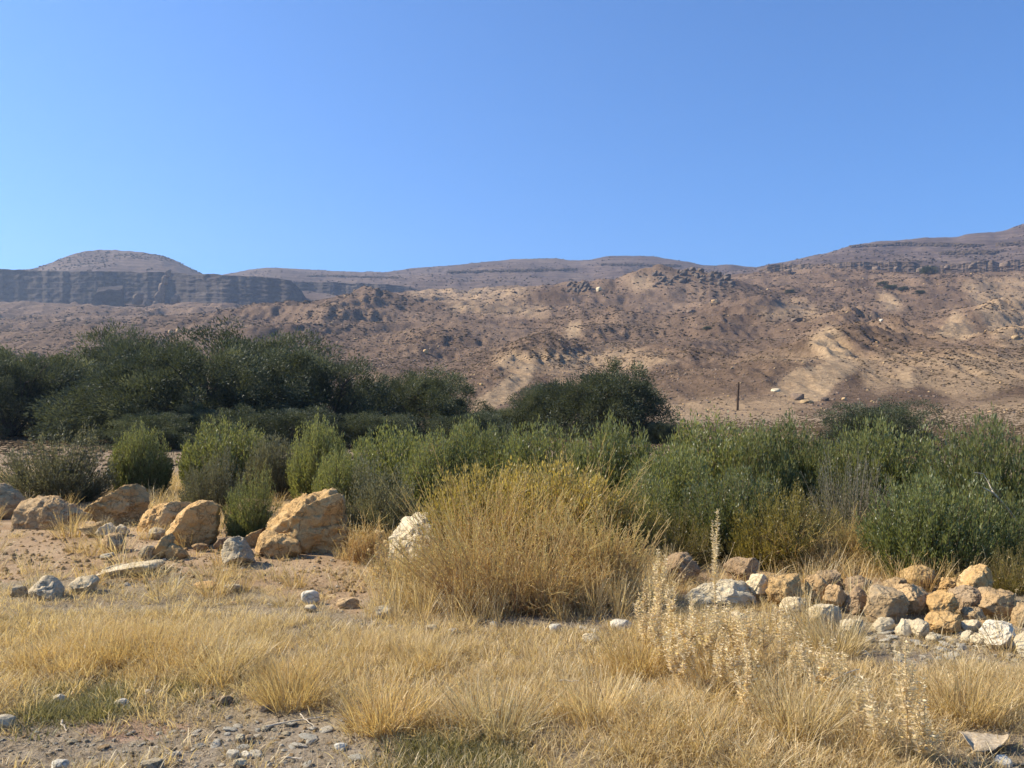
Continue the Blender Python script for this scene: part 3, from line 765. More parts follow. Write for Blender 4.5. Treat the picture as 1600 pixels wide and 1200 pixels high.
# ------------------------------------------------------------------ vegetation prototypes
M['stem'] = leaf_mat('shrub_stem', [(0, (.10, .075, .045)), (1, (.20, .17, .09))], .0, .2, 0)
M['deadstem'] = leaf_mat('dead_twig', [(0, (.27, .22, .16)), (1, (.45, .38, .28))], .05, .2, 0)
M['green'] = leaf_mat('green_leaf', [(0, (.108, .128, .038)), (.6, (.185, .207, .066)), (1, (.30, .31, .125))], .5, .3)
M['olive'] = leaf_mat('olive_leaf', [(0, (.112, .134, .038)), (.6, (.19, .212, .068)), (1, (.30, .312, .125))], .5, .3)
M['greygreen'] = leaf_mat('grey_leaf', [(0, (.12, .118, .064)), (.6, (.20, .196, .11)), (1, (.32, .305, .19))], .42, .35)
M['yellowgreen'] = leaf_mat('yellow_leaf', [(0, (.15, .125, .028)), (.6, (.27, .225, .05)), (1, (.40, .33, .09))], .48)
M['goldleaf'] = leaf_mat('gold_leaf', [(0, (.26, .19, .05)), (.6, (.40, .31, .085)), (1, (.55, .45, .15))], .5)
M['bright'] = leaf_mat('fresh_leaf', [(0, (.10, .125, .040)), (.6, (.175, .205, .068)), (1, (.29, .305, .12))], .5)
M['tree'] = leaf_mat('tamarisk_leaf', [(0, (.048, .060, .035)), (.6, (.086, .102, .060)), (1, (.17, .185, .11))], .34, .2, .02)  # pale end of the ramp paints the sunlit clumps of the crown
M['bark'] = flat_mat('tree_bark', (.045, .038, .03), (.085, .07, .055), 3)
M['gold'] = leaf_mat('golden_stem', [(0, (.36, .22, .12)), (.35, (.56, .39, .19)), (.7, (.72, .55, .27)), (1, (.72, .60, .29))], .45, .08, .02)
M['goldtip'] = leaf_mat('golden_tip', [(0, (.64, .49, .23)), (.5, (.72, .58, .26)), (1, (.62, .56, .20))], .5, .08, .02)
M['straw'] = leaf_mat('dry_grass', [(0, (.33, .24, .125)), (.5, (.65, .505, .275)), (1, (.85, .71, .44))], .45, .18, .03)
M['strawgold'] = leaf_mat('golden_grass', [(0, (.32, .21, .09)), (.5, (.60, .43, .19)), (1, (.76, .59, .30))], .45, .14, .03)
M['grassgreen'] = leaf_mat('green_grass', [(0, (.15, .14, .062)), (.5, (.25, .235, .105)), (1, (.42, .36, .19))], .4, .2, .02)
M['litter'] = leaf_mat('dead_litter', [(0, (.20, .155, .10)), (.5, (.38, .30, .20)), (1, (.62, .51, .35))], .2, .25, 0)
M['husk'] = leaf_mat('dry_bract', [(0, (.66, .52, .31)), (.5, (.78, .64, .41)), (1, (.88, .77, .53))], .45, .08, .03)
M['scrub'] = leaf_mat('desert_scrub', [(0, (.072, .053, .034)), (.5, (.108, .080, .052)), (1, (.155, .117, .075))], .1, .3, 0)

def shrub_meshes(seed, n_stem=210, per=115, leaf=(.035, .07), wid=(.009, .017), spread=.62, upright=.5, lmat='green', smat='stem', gap=.0, lean=0):
    """unit shrub: about 1 m tall and 1 m across"""
    r = np.random.default_rng(seed)
    k = 7
    t = np.linspace(0, 1, k)
    # lobes give an uneven outline
    lob = r.uniform(0, 2 * np.pi, 6); lw = r.uniform(.15, .35, 6)
    az = r.uniform(0, 2 * np.pi, n_stem); q = np.sqrt(r.random(n_stem))
    til = q ** 1.1 * spread * 1.45
    ln = (1.0 - .50 * q ** 2.2) * np.where(r.random(n_stem) < .3, r.uniform(.45, .8, n_stem), r.uniform(.84, .99, n_stem))
    ln *= 1 + sum(w * np.exp(-((np.angle(np.exp(1j * (az - a))) / .5) ** 2)) for a, w in zip(lob, lw)) * .45 - .10
    base = np.stack([np.cos(az) * q * .27, np.sin(az) * q * .27, np.zeros(n_stem)], 1)
    out = np.stack([np.cos(az), np.sin(az), np.zeros(n_stem)], 1)
    s = t[None, :, None] * ln[:, None, None]
    ang = til[:, None] * (1 - upright * t[None, :] * .8)
    dirs = out[:, None, :] * np.sin(ang)[..., None] + np.array([0, 0, 1.]) * np.cos(ang)[..., None]
    P = base[:, None, :] + dirs * s
    P = P + np.cumsum(r.normal(0, .012, (n_stem, k, 3)), 1) * t[None, :, None]
    P[..., 0] += lean * P[..., 2] ** 2
    rad = np.linspace(.006, .0014, k)[None, :] * r.uniform(.7, 1.3, (n_stem, 1))
    V, T = tubes(P, rad, 3)
    stem = mesh_np('stems', V, T, M[smat], False, {'shade': np.repeat(np.tile(t, n_stem), 3)})
    # leaves
    n = n_stem * per
    si = np.repeat(np.arange(n_stem), per)
    u = r.beta(1.35, 1.05, n) * .98 + .02
    keep = u > .06; si, u = si[keep], u[keep]; n = len(u)
    f = u * (k - 1); i0 = np.minimum(f.astype(int), k - 2); w = (f - i0)[:, None]
    pos = P[si, i0] * (1 - w) + P[si, i0 + 1] * w
    tang = P[si, i0 + 1] - P[si, i0]; tang /= np.linalg.norm(tang, axis=1, keepdims=True) + 1e-9
    rnd = r.normal(size=(n, 3)); rnd /= np.linalg.norm(rnd, axis=1, keepdims=True)
    spreadv = np.where(u > .9, .45, .85)[:, None]
    pos = pos + rnd * (.075 * (1.12 - u) + .012)[:, None]
    d = tang + rnd * spreadv + np.array([0, 0, .25])
    L = r.uniform(*leaf, n) * (1.15 - .4 * u); Wd = r.uniform(*wid, n)
    V, T = leaves(pos, d, L, Wd, r)
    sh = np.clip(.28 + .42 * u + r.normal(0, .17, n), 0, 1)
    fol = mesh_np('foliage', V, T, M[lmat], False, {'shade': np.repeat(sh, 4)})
    return stem, fol

def set_mat(me, mat, name):
    c = me.copy(); c.name = name; c.materials.clear(); c.materials.append(M[mat]); return c

S_PROTO = {}
for kind, prm in {
    'a': dict(seed=1, n_stem=430, per=78, spread=.80, upright=.55),
    'b': dict(seed=2, n_stem=420, per=78, spread=.95, upright=.5),
    'c': dict(seed=3, n_stem=460, per=72, spread=.75, upright=.6, leaf=(.03, .06)),
    'd': dict(seed=4, n_stem=360, per=78, spread=1.0, upright=.35, leaf=(.035, .06), wid=(.009, .015)),
    'e': dict(seed=5, n_stem=260, per=60, spread=.9, upright=.3, leaf=(.03, .05), wid=(.005, .010)),
}.items():
    S_PROTO[kind] = shrub_meshes(**prm)
S_CACHE = {}
def shrub(kind, mat, px, w, ytop, ybase, label, group, smat='stem', name='shrub', seed=0, cat='shrub'):
    x, d, z = ground_at(px, ybase)
    hgt = (ybase - ytop) / F * d * 1.03; wid = w / F * d
    key = (kind, mat, smat)
    if key not in S_CACHE:
        S_CACHE[key] = S_PROTO[kind]
    st, fo = S_CACHE[key]
    r = random.Random(int(px * 7 + ybase))
    e = empty('shrub' if name is None else name, (x, d + wid * .3, z - .03), r.uniform(0, 6.28), (wid * (.78 if px < 560 else .9), wid * (.78 if px < 560 else .9), hgt * 1.02))
    tag(e, label, cat, group)
    for nm, me, mm in (('stems', st, smat), ('foliage', fo, mat)):
        o = obj(nm, me, e); o.material_slots[0].link = 'OBJECT'; o.material_slots[0].material = M[mm]
    return e

SG = 'green shrubs behind the boulders'
SHRUBS = [
 ('d', 'greygreen', 62, 150, 676, 790, 'wide grey-green shrub above the long low boulder'),
 ('c', 'green', 205, 112, 664, 780, 'rounded dark green shrub behind the upright wedge boulder'),
 ('a', 'green', 335, 165, 655, 775, 'tall full green shrub before the dark trees, behind the rough boulder'),
 ('d', 'greygreen', 322, 90, 708, 806, 'small dull green shrub at the foot of the tall full one'),
 ('b', 'greygreen', 425, 100, 676, 780, 'greyish shrub between the tall full shrub and the pointed one'),
 ('c', 'olive', 490, 115, 653, 790, 'upright olive-green shrub with pointed shoots above the largest boulder'),
 ('d', 'olive', 385, 76, 738, 850, 'low leafy shrub growing beside the largest boulder'),
 ('c', 'olive', 528, 110, 700, 812, 'olive shrub directly behind the top of the largest boulder'),
 ('b', 'olive', 605, 140, 660, 800, 'broad olive shrub with wispy tips at the end of the dark trees'),
 ('d', 'greygreen', 590, 100, 722, 850, 'dull twiggy shrub between the largest boulder and the golden bush'),
 ('c', 'olive', 685, 130, 668, 815, 'olive shrub rising behind the left shoulder of the golden bush'),
 ('a', 'green', 742, 100, 655, 790, 'slim green shrub standing in front of the low dark trees'),
 ('b', 'green', 850, 150, 655, 812, 'green shrub above the crown of the golden bush'),
 ('a', 'green', 955, 160, 655, 822, 'thick green shrub below the lone dark tree'),
 ('b', 'green', 1060, 150, 690, 842, 'green shrub under the gap beside the lone dark tree'),
 ('a', 'green', 1140, 210, 650, 820, 'large green shrub at the foot of the wooden pole'),
 ('b', 'green', 1160, 170, 728, 875, 'low leafy green shrub in front of the one under the pole'),
 ('a', 'green', 1255, 150, 653, 820, 'green shrub between the pole and the domed dark shrub'),
 ('b', 'olive', 1405, 190, 648, 830, 'big domed dark green shrub before the tan slope'),
 ('e', 'greygreen', 1345, 130, 705, 865, 'thin grey half-dead shrub with bare twigs'),
 ('b', 'bright', 1485, 190, 738, 912, 'bright green bushy shrub right behind the crowning boulders'),
 ('b', 'olive', 1590, 210, 642, 880, 'tall pale olive shrub with dead branches at the edge of the photograph'),
 ('d', 'bright', 1590, 140, 760, 915, 'bright low shrub at the far end of the stone row'),
 ('d', 'olive', 1010, 120, 745, 865, 'olive shrub peeping over the golden bush toward the stalks'),
 ('b', 'green', 1310, 120, 690, 830, 'green shrub behind the grey half-dead shrub'),
 ('a', 'olive', 790, 120, 668, 800, 'olive shrub between the slim green shrub and the golden crown'),
 ('a', 'green', 1205, 130, 668, 830, 'dense dark shrub in the shade between two large green ones'),
]
for k, s_ in enumerate(SHRUBS):
    shrub(s_[0], s_[1], s_[2], s_[3], s_[4], s_[5], s_[6], SG, 'deadstem' if s_[0] == 'e' else 'stem')
YG = 'yellowing shrubs at the front of the thicket'
shrub('b', 'goldleaf', 745, 165, 722, 885, 'yellow-green leafy shrub at the shoulder of the golden bush', YG)
shrub('b', 'goldleaf', 860, 230, 716, 890, 'yellow-green leafy shrub crowning the golden bush', YG)
shrub('e', 'yellowgreen', 985, 130, 760, 885, 'yellow-green shrub where golden bush meets green thicket', YG)
shrub('d', 'yellowgreen', 1220, 120, 768, 892, 'yellow-green shrub behind the round sunlit stone', YG)
shrub('e', 'yellowgreen', 1283, 100, 778, 884, 'bright yellow shrub next to the grey half-dead shrub', YG)
shrub('e', 'yellowgreen', 1062, 130, 792, 888, 'yellowish shrub behind the dark brown boulder', YG)
shrub('e', 'yellowgreen', 1590, 90, 850, 930, 'small yellow shrub behind the end of the stone row', YG)

# dead branches caught in the tall shrub at the right
e = empty('dead_branch', ground_at(1560, 905)); tag(e, 'bleached dead branch caught in the tall olive shrub', 'branch')
d0 = e.location[1]
def pxz(px, py, d): return np.array([wx(px, d), d, HC - (py - YH) / F * d])
br = [np.array([pxz(1600, 830, d0), pxz(1575, 795, d0), pxz(1552, 770, d0 - .1), pxz(1536, 762, d0 - .1)]),
      np.array([pxz(1552, 770, d0 - .1), pxz(1545, 755, d0), pxz(1536, 740, d0), pxz(1522, 738, d0)])]
V, T = tubes(np.array(br) - np.array(e.location), np.array([[.014, .011, .009, .005], [.008, .006, .005, .003]]), 5)
obj('branch', mesh_np('branch', V, T, M['pale_wood'], True), e)

# ------------------------------------------------------------------ trees
def tree_meshes(seed, n_clump=150, per=330, wide=1.0):
    """unit: height 1, half width about 1 * wide; crown down to the ground like a tamarisk"""
    r = np.random.default_rng(seed)
    MBt = MB()
    tips = []
    nl = 9
    paths, rads = [], []
    for i in range(nl):
        az = i * 2 * np.pi / nl + r.uniform(-.3, .3); til = r.uniform(.15, 1.0) * wide
        L = r.uniform(.45, .68)
        k = 6; t = np.linspace(0, 1, k)
        p = np.stack([np.cos(az) * np.sin(til) * t * L * 1.0, np.sin(az) * np.sin(til) * t * L, t * L * np.cos(til * .75) + .0 * t], 1)
        p += np.cumsum(r.normal(0, .015, (k, 3)), 0) * t[:, None]
        paths.append(p); rads.append(np.linspace(.022, .006, k))
        for _ in range(4):
            j = r.integers(2, k); q = p[j]; a2 = az + r.normal(0, .8); L2 = r.uniform(.12, .3)
            e2 = q + L2 * np.array([np.cos(a2) * .8, np.sin(a2) * .8, r.uniform(.1, .8)])
            pp = q[None] + (e2 - q)[None] * t[:, None] + np.cumsum(r.normal(0, .006, (k, 3)), 0) * t[:, None]
            paths.append(pp); rads.append(np.linspace(.009, .003, k)); tips.append(e2)
    V, T = tubes(np.array(paths), np.array(rads), 5)
    limb = mesh_np('limbs', V[:], T, M['bark'], True)
    tp = np.array([[0, 0, -.05], [.01, 0, .05], [0, .01, .12], [.01, 0, .2]])[None]
    V, T = tubes(tp, np.array([[.05, .042, .035, .02]]), 8)
    trunk = mesh_np('trunk', V, T, M['bark'], True)
    # crown: clumps over several lobes
    nlobe = 17
    la = np.concatenate([r.uniform(0, 2 * np.pi, 10), np.arange(7) * .9 + r.uniform(-.2, .2, 7)])
    lr = np.concatenate([np.sqrt(r.random(10)) * .58, r.uniform(.5, .68, 7)]) * wide
    lc = np.stack([np.cos(la) * lr, np.sin(la) * lr, np.concatenate([r.uniform(.42, .66, 10), r.uniform(.17, .30, 7)]) * (1 - .22 * (lr / wide) ** 2)], 1)
    ls = np.stack([r.uniform(.30, .46, nlobe) * wide ** .5, r.uniform(.30, .46, nlobe) * wide ** .5, r.uniform(.24, .36, nlobe)], 1)
    cl = []
    while len(cl) < n_clump:
        k = r.integers(nlobe); v = r.normal(size=3); v /= np.linalg.norm(v)
        p = lc[k] + ls[k] * v * r.uniform(.55, 1.0)
        if p[2] < .02 or p[2] > 1.0: continue
        cl.append(p)
    cl = np.array(cl); cr = r.uniform(.07, .14, n_clump)
    n = n_clump * per; ci = np.repeat(np.arange(n_clump), per)
    v = r.normal(size=(n, 3)); v /= np.linalg.norm(v, axis=1, keepdims=True)
    rad = cr[ci] * r.random(n) ** .5
    pos = cl[ci] + v * rad[:, None] * np.array([1.15, 1.15, .8])
    outw = cl[ci] - np.array([0, 0, .25]); outw /= np.linalg.norm(outw, axis=1, keepdims=True)
    d = v * .8 + outw * .7 + np.array([0, 0, .35]) + r.normal(0, .35, (n, 3))
    V, T = leaves(pos, d, r.uniform(.018, .042, n), r.uniform(.006, .012, n), r)
    tone = (r.normal(0, .22, n_clump) + .35 * (cl[:, 2] - .5))[ci]  # random clump tones; higher clumps painted lighter, like sunlit tops
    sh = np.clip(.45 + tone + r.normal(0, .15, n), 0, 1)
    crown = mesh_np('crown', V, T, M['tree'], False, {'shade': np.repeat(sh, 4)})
    return trunk, limb, crown

TP = [tree_meshes(1, 330, 200, 1.0), tree_meshes(2, 360, 200, 1.25), tree_meshes(3, 320, 200, .9), tree_meshes(4, 330, 200, 1.1)]
TG = 'dark trees along the streambed'
TREES = [
 (1, 235, 150, 640, 704, 39, 'low dark bushy tree filling the foot of the tall clump behind the rounded shrub'),
 (3, 450, 170, 636, 704, 40, 'low dark bushy tree in the shade behind the pointed shrub'),
 (0, 585, 130, 640, 704, 41, 'low dark bushy tree behind the broad olive shrub'),
 (2, 350, 130, 630, 704, 41, 'low dark bushy tree behind the tall full shrub'),
 (1, 735, 120, 640, 702, 42, 'low dark bushy tree behind the slim green shrub'),
 (0, 1040, 60, 655, 700, 44, 'low dark bush at the foot of the lone tree'),
 (0, 75, 230, 545, 690, 56, 'dark tree at the edge of the photograph above the grey-green shrub'),
 (2, 195, 200, 512, 690, 68, 'tallest dark tree, its rounded top showing over the others'),
 (1, 290, 290, 532, 698, 46, 'broad dark tree in the middle of the clump, with yellowish sprigs'),
 (3, 400, 260, 522, 694, 57, 'dark tree behind the broad one, under the dark mound'),
 (0, 505, 210, 540, 694, 50, 'dark tree ending the tall clump, sloping down beside the hillside'),
 (2, 142, 85, 636, 694, 44, 'small olive bushy tree at the foot of the tall clump'),
 (1, 672, 190, 577, 694, 52, 'lower rounded dark tree apart from the tall clump'),
 (3, 795, 120, 636, 690, 55, 'low dark bushy tree between the lower rounded tree and the lone one'),
 (2, 955, 195, 570, 694, 48, 'lone dark tree beside the open tan slope'),
 (0, 870, 120, 596, 692, 53, 'dark tree joined to the flank of the lone tree'),
 (3, 1375, 170, 626, 705, 33, 'low dark dome of a tree behind the big domed shrub'),
 (1, 590, 120, 588, 694, 60, 'dark tree filling the dip between tall clump and lower tree'),
 (3, 15, 190, 548, 690, 50, 'dark tree partly outside the photograph beside the pale bare ground'),
]
for k, (v, px, w, yt, yb, d, lab) in enumerate(TREES):
    x = wx(px, d); z = hz(x, d)
    hgt = HC + d * (YH - yt) / F - z
    wid = w / F * d / 2
    hw_ = {0: 1.0, 1: 1.12, 2: .95, 3: 1.05}[v]
    e = empty('tree', (x, d, z - .1), k * 1.3, (wid / hw_ * 1.32, wid / hw_ * 1.32, hgt * 1.12))
    tag(e, lab, 'tree', TG)
    tr = obj('trunk', TP[v][0], e); obj('limbs', TP[v][1], tr); obj('crown', TP[v][2], e)

# ------------------------------------------------------------------ golden broom bushes
def broom(px, py, hgt, rad, n, seed, label, name='broom_bush', tipmat='goldtip', stemmat='gold', lean=(0, 0), spread=1.0, tips=22, back=0.0, crowns=((0, 0, 1, 0),)):
    r = np.random.default_rng(seed)
    x, d, z = ground_at(px, py)
    e = empty(name, (x, d + back, hz(x, d + back) - .02)); tag(e, label, 'bush', 'dry golden bushes')
    k = 7; t = np.linspace(0, 1, k)
    az = r.uniform(0, 2 * np.pi, n); q = r.random(n) ** .62
    til = q * .95 * spread
    ln = np.where(r.random(n) < .12, r.uniform(1.0, 1.28, n), r.uniform(.4, 1.0, n)) * (1 - .12 * q)
    base = np.stack([np.cos(az) * q * rad * .38, np.sin(az) * q * rad * .30, np.zeros(n)], 1)
    ang = til[:, None] * (.65 + .5 * t[None, :])
    dr = np.stack([np.cos(az)[:, None] * np.sin(ang) * rad / hgt * 1.0, np.sin(az)[:, None] * np.sin(ang) * rad / hgt * .8, np.cos(ang * .62)], -1)
    seg = dr * (ln[:, None, None] * hgt / (k - 1))
    P = base[:, None, :] + np.concatenate([np.zeros((n, 1, 3)), np.cumsum(seg[:, 1:], 1)], 1)
    P = P + np.cumsum(r.normal(0, .019, (n, k, 3)), 1)
    ci = r.integers(0, len(crowns), n); cr = np.array(crowns, float)[ci]
    dead = r.normal(0, .16, len(crowns))[ci]
    P = P * cr[:, 2][:, None, None]
    P[..., 0] += cr[:, 0][:, None] + cr[:, 3][:, None] * P[..., 2] ** 1.3; P[..., 1] += cr[:, 1][:, None]
    bent = (r.random(n) < .06)[:, None] * np.clip(t - .5, 0, 1)[None] * r.uniform(.3, .9, n)[:, None]
    P[..., 2] -= bent * hgt * .8; P[..., 0] += bent * r.normal(0, .3, n)[:, None]
    P[..., 0] += lean[0] * P[..., 2] ** 1.5; P[..., 1] += lean[1] * P[..., 2]
    P[..., 2] = np.maximum(P[..., 2], .0)
    V, T = tubes(P, np.linspace(.0046, .0014, k)[None] * r.uniform(.6, 1.3, (n, 1)), 3)
    sh = np.clip(np.repeat(np.tile(t, n), 3) * .9 + np.repeat(r.normal(0, .22, n) + dead, k * 3), 0, 1)
    so = obj('stems', mesh_np('stems', V, T, M[stemmat], False, {'shade': sh}), e)
    # side twigs
    m = n * 4; si = r.integers(0, n, m); u = r.uniform(.35, .95, m); f = u * (k - 1); i0 = np.minimum(f.astype(int), k - 2); w = (f - i0)[:, None]
    p0 = P[si, i0] * (1 - w) + P[si, i0 + 1] * w; tg = P[si, i0 + 1] - P[si, i0]; tg /= np.linalg.norm(tg, axis=1, keepdims=True) + 1e-9
    dv = tg + r.normal(0, .42, (m, 3)); dv /= np.linalg.norm(dv, axis=1, keepdims=True)
    L = r.uniform(.06, .20, m)[:, None]
    Q = np.stack([p0, p0 + dv * L * .5 + r.normal(0, .006, (m, 3)), p0 + dv * L + r.normal(0, .012, (m, 3))], 1)
    V, T = tubes(Q, np.array([[.0019, .0016, .0010]]) * np.ones((m, 1)), 3)
    zr = np.clip(Q[..., 2] / hgt, 0, 1)
    obj('twigs', mesh_np('twigs', V, T, M[stemmat], False, {'shade': np.clip(np.repeat(zr.ravel(), 3) * .8 + .25 + np.repeat(r.normal(0, .2, m), 9), 0, 1)}), so)
    # small bracts and seed heads on the twigs
    c = n * tips; ti = r.integers(0, m, c); uu = r.random((c, 1))
    pos = Q[ti, 0] * (1 - uu) + Q[ti, 2] * uu
    V, T = leaves(pos, dv[ti] + r.normal(0, .6, (c, 3)), r.uniform(.012, .032, c), r.uniform(.0025, .0055, c), r)
    sh = np.clip(pos[:, 2] / hgt * .9 + r.normal(0, .2, c), 0, 1)
    obj('seed_heads', mesh_np('seed_heads', V, T, M[tipmat], False, {'shade': np.repeat(sh, 4)}), so)
    return e

M['yellowtip'] = leaf_mat('yellow_tip', [(0, (.46, .34, .10)), (.5, (.50, .42, .10)), (1, (.38, .39, .09))], .48, .08, .02)
broom(800, 960, .86, .62, 700, 1, 'big golden broom-like bush with reddish stems in the middle foreground', tips=13, spread=1.1, crowns=((-.42, .05, .82, -.55), (-.12, 0, .95, -.22), (.10, .3, 1.10, -.05), (.42, .1, .72, .2), (-.22, .35, 1.08, -.2), (.66, .25, .6, .25), (.25, -.05, .6, .1)))
broom(765, 905, 1.16, .78, 430, 2, 'yellow-green crowned bush rising behind the big golden bush', tipmat='yellowtip', tips=22, crowns=((-.25, 0, .95, -.15), (.1, 0, 1.02, 0), (.5, .1, .9, .1)))
broom(945, 938, .80, .50, 330, 3, 'golden bush on the stalk side of the big golden bush', tips=22)
broom(655, 928, .42, .46, 240, 4, 'low straw-coloured bush at the foot of the big golden bush, by the thistles', tips=16)
broom(900, 880, 1.15, .8, 420, 5, 'olive-gold bush behind the big golden bush, under the green shrubs', tipmat='yellowtip', tips=22)
broom(1330, 885, .50, .55, 330, 6, 'straw-coloured bush behind the low heap of stones', tips=16)
broom(1235, 890, .50, .45, 200, 7, 'sparse golden bush behind the round sunlit stone', tips=16)
broom(572, 880, .48, .30, 130, 8, 'thin brown bush beside the shaded face of the largest boulder', stemmat='gold', tipmat='husk', tips=8)

# ------------------------------------------------------------------ globe thistle and dried weeds
def thistle(px, py, hgt, heads, seed, label):
    r = np.random.default_rng(seed); x, d, z = ground_at(px, py)
    e = empty('globe_thistle', (x, d, z)); tag(e, label, 'thistle', 'dried globe thistles')
    k = 6; t = np.linspace(0, 1, k); P = []
    for i in range(heads):
        az = r.uniform(0, 6.28); til = r.uniform(.15, .75); L = hgt * r.uniform(.65, 1.05)
        a_ = til * (1 - .45 * t)
        P.append(np.stack([np.cos(az) * np.sin(a_) * t * L, np.sin(az) * np.sin(a_) * t * L * .6, np.cos(a_) * t * L], 1) + np.cumsum(r.normal(0, .006, (k, 3)), 0))
    P = np.array(P); V, T = tubes(P, np.linspace(.0035, .002, k)[None] * np.ones((heads, 1)), 4)
    so = obj('stems', mesh_np('stems', V, T, M['straw'], False, {'shade': np.full(len(V), .3)}), e)
    for i in range(heads):
        tip = P[i, -1]; n = 130
        v = r.normal(size=(n, 3)); v /= np.linalg.norm(v, axis=1, keepdims=True)
        R = r.uniform(.012, .019)
        V, T = leaves(tip + v * R * .35, v, np.full(n, R), np.full(n, .0045), r)
        obj('flower_head', mesh_np('flower_head', V, T, M['husk'], False, {'shade': np.full(len(V), r.uniform(.1, .8))}), so)
    n = 260; u = r.uniform(.05, .8, n); si = r.integers(0, heads, n); f = u * (k - 1); i0 = np.minimum(f.astype(int), k - 2); w = (f - i0)[:, None]
    pos = P[si, i0] * (1 - w) + P[si, i0 + 1] * w
    V, T = leaves(pos, r.normal(size=(n, 3)), r.uniform(.02, .06, n), r.uniform(.004, .009, n), r)
    obj('leaves', mesh_np('leaves', V, T, M['litter'], False, {'shade': np.repeat(r.random(n), 4)}), e)

thistle(600, 912, .50, 9, 1, 'dried globe thistle with round heads before the pale cream boulder')
thistle(655, 918, .48, 7, 2, 'dried globe thistle whose heads show against the pale cream boulder')

def weed(px, py, hgt, branches, seed, label, spread=.5, lean=0.0, bract=(.018, .040)):
    r = np.random.default_rng(seed); x, d, z = ground_at(px, py)
    e = empty('dried_weed', (x, d, z)); tag(e, label, 'dried weed', 'tall dried weeds')
    k = 8; t = np.linspace(0, 1, k)
    P = [np.stack([lean * hgt * t ** 1.6, 0 * t, hgt * t], 1) + np.cumsum(r.normal(0, .005, (k, 3)), 0)]
    for b in range(branches):
        j = r.integers(1, 5); q = P[0][j]; az = r.uniform(0, 6.28); L = hgt * r.uniform(.4, .8) * (1 - j / 12)
        a_ = spread * r.uniform(.7, 1.5) * (1.1 - .6 * t)
        P.append(q + np.stack([np.cos(az) * np.sin(a_) * t * L, np.sin(az) * np.sin(a_) * t * L, np.cos(a_) * t * L], 1))
    P = np.array(P); nb = len(P)
    V, T = tubes(P, np.linspace(.0042, .0014, k)[None] * np.concatenate([[1.2], np.full(nb - 1, .7)])[:, None], 4)
    obj('stalks', mesh_np('stalks', V, T, M['husk'], False, {'shade': np.full(len(V), .15)}), e)
    pos, dr, ln = [], [], []
    for i in range(nb):
        L = np.linalg.norm(np.diff(P[i], axis=0), axis=1).sum(); nn = int(L / .012)
        for u in np.linspace(.22 if i == 0 else .1, 1, nn):
            f = u * (k - 1); i0 = min(int(f), k - 2); w = f - i0
            p = P[i, i0] * (1 - w) + P[i, i0 + 1] * w; a0 = r.uniform(0, 6.28); m = r.integers(3, 6)
            for j in range(m):
                az = a0 + j * 6.28 / m + r.normal(0, .3)
                pos.append(p); dr.append((np.cos(az), np.sin(az), r.uniform(-.1, .75))); ln.append(r.uniform(*bract) * (1.25 - .6 * u))
    pos, dr, ln = np.array(pos), np.array(dr), np.array(ln)
    V, T = leaves(pos, dr, ln, ln * r.uniform(.22, .4, len(ln)), r)
    obj('bracts', mesh_np('bracts', V, T, M['husk'], False, {'shade': np.repeat(np.clip(r.normal(.5, .25, len(ln)), 0, 1), 4)}), e)

for k_, (a_, b_, h_) in enumerate([(1055, 1020, .50), (1105, 1062, .46), (1165, 1062, .44), (1015, 1030, .44), (1220, 1058, .40), (1060, 1085, .38), (1135, 1090, .38), (1290, 1110, .40)]):
    weed(a_, b_, h_, 10, 40 + k_, ('bushy dried weed close under the tallest stalk', 'pale curled weed in the middle of the weed patch', 'pale curled weed below the pitted yellowish stone', 'bushy dried weed touching the golden bush', 'low curled weed before the pale yellow stone', 'curled dry weed at the lower edge of the weed patch', 'curled dry weed above the pale weed in the tall grass', 'curled dry weed over the dark grass hollow')[k_], .75)
weed(1120, 1000, .86, 2, 1, 'tallest dried weed, a single spiky stalk above the stones', .3, -.02)
weed(1032, 1005, .66, 3, 2, 'spiky dried weed stalk in front of the dark brown boulder', .35)
weed(1003, 1000, .46, 2, 3, 'shorter dried weed at the edge of the golden bush', .35)
weed(1080, 1045, .44, 8, 4, 'bushy dried weed below the tallest stalk', .8)
weed(1030, 1050, .40, 8, 5, 'bushy dried weed before the golden bush side', .8)
weed(1140, 1040, .42, 8, 6, 'bushy dried weed in front of the long pale slab', .8)
weed(1195, 1035, .36, 6, 7, 'spreading dried weed below the pitted yellowish stone', .8)
weed(1168, 1118, .36, 5, 8, 'pale dried weed standing in the middle of the tall grass', .5)
weed(1418, 1190, .56, 5, 9, 'pale dried weed spike near the bark piece', .35)
weed(1372, 1180, .40, 5, 10, 'leaning dried weed beside the pale spike', .5, -.15)
weed(1345, 1165, .34, 3, 11, 'slender dried weed before the dark grass hollow', .4)
weed(1445, 1195, .30, 8, 12, 'low bushy dried weed next to the bark piece', .8)
weed(1250, 1075, .34, 6, 13, 'dried weed in the grass below the pale veiled stone', .7)

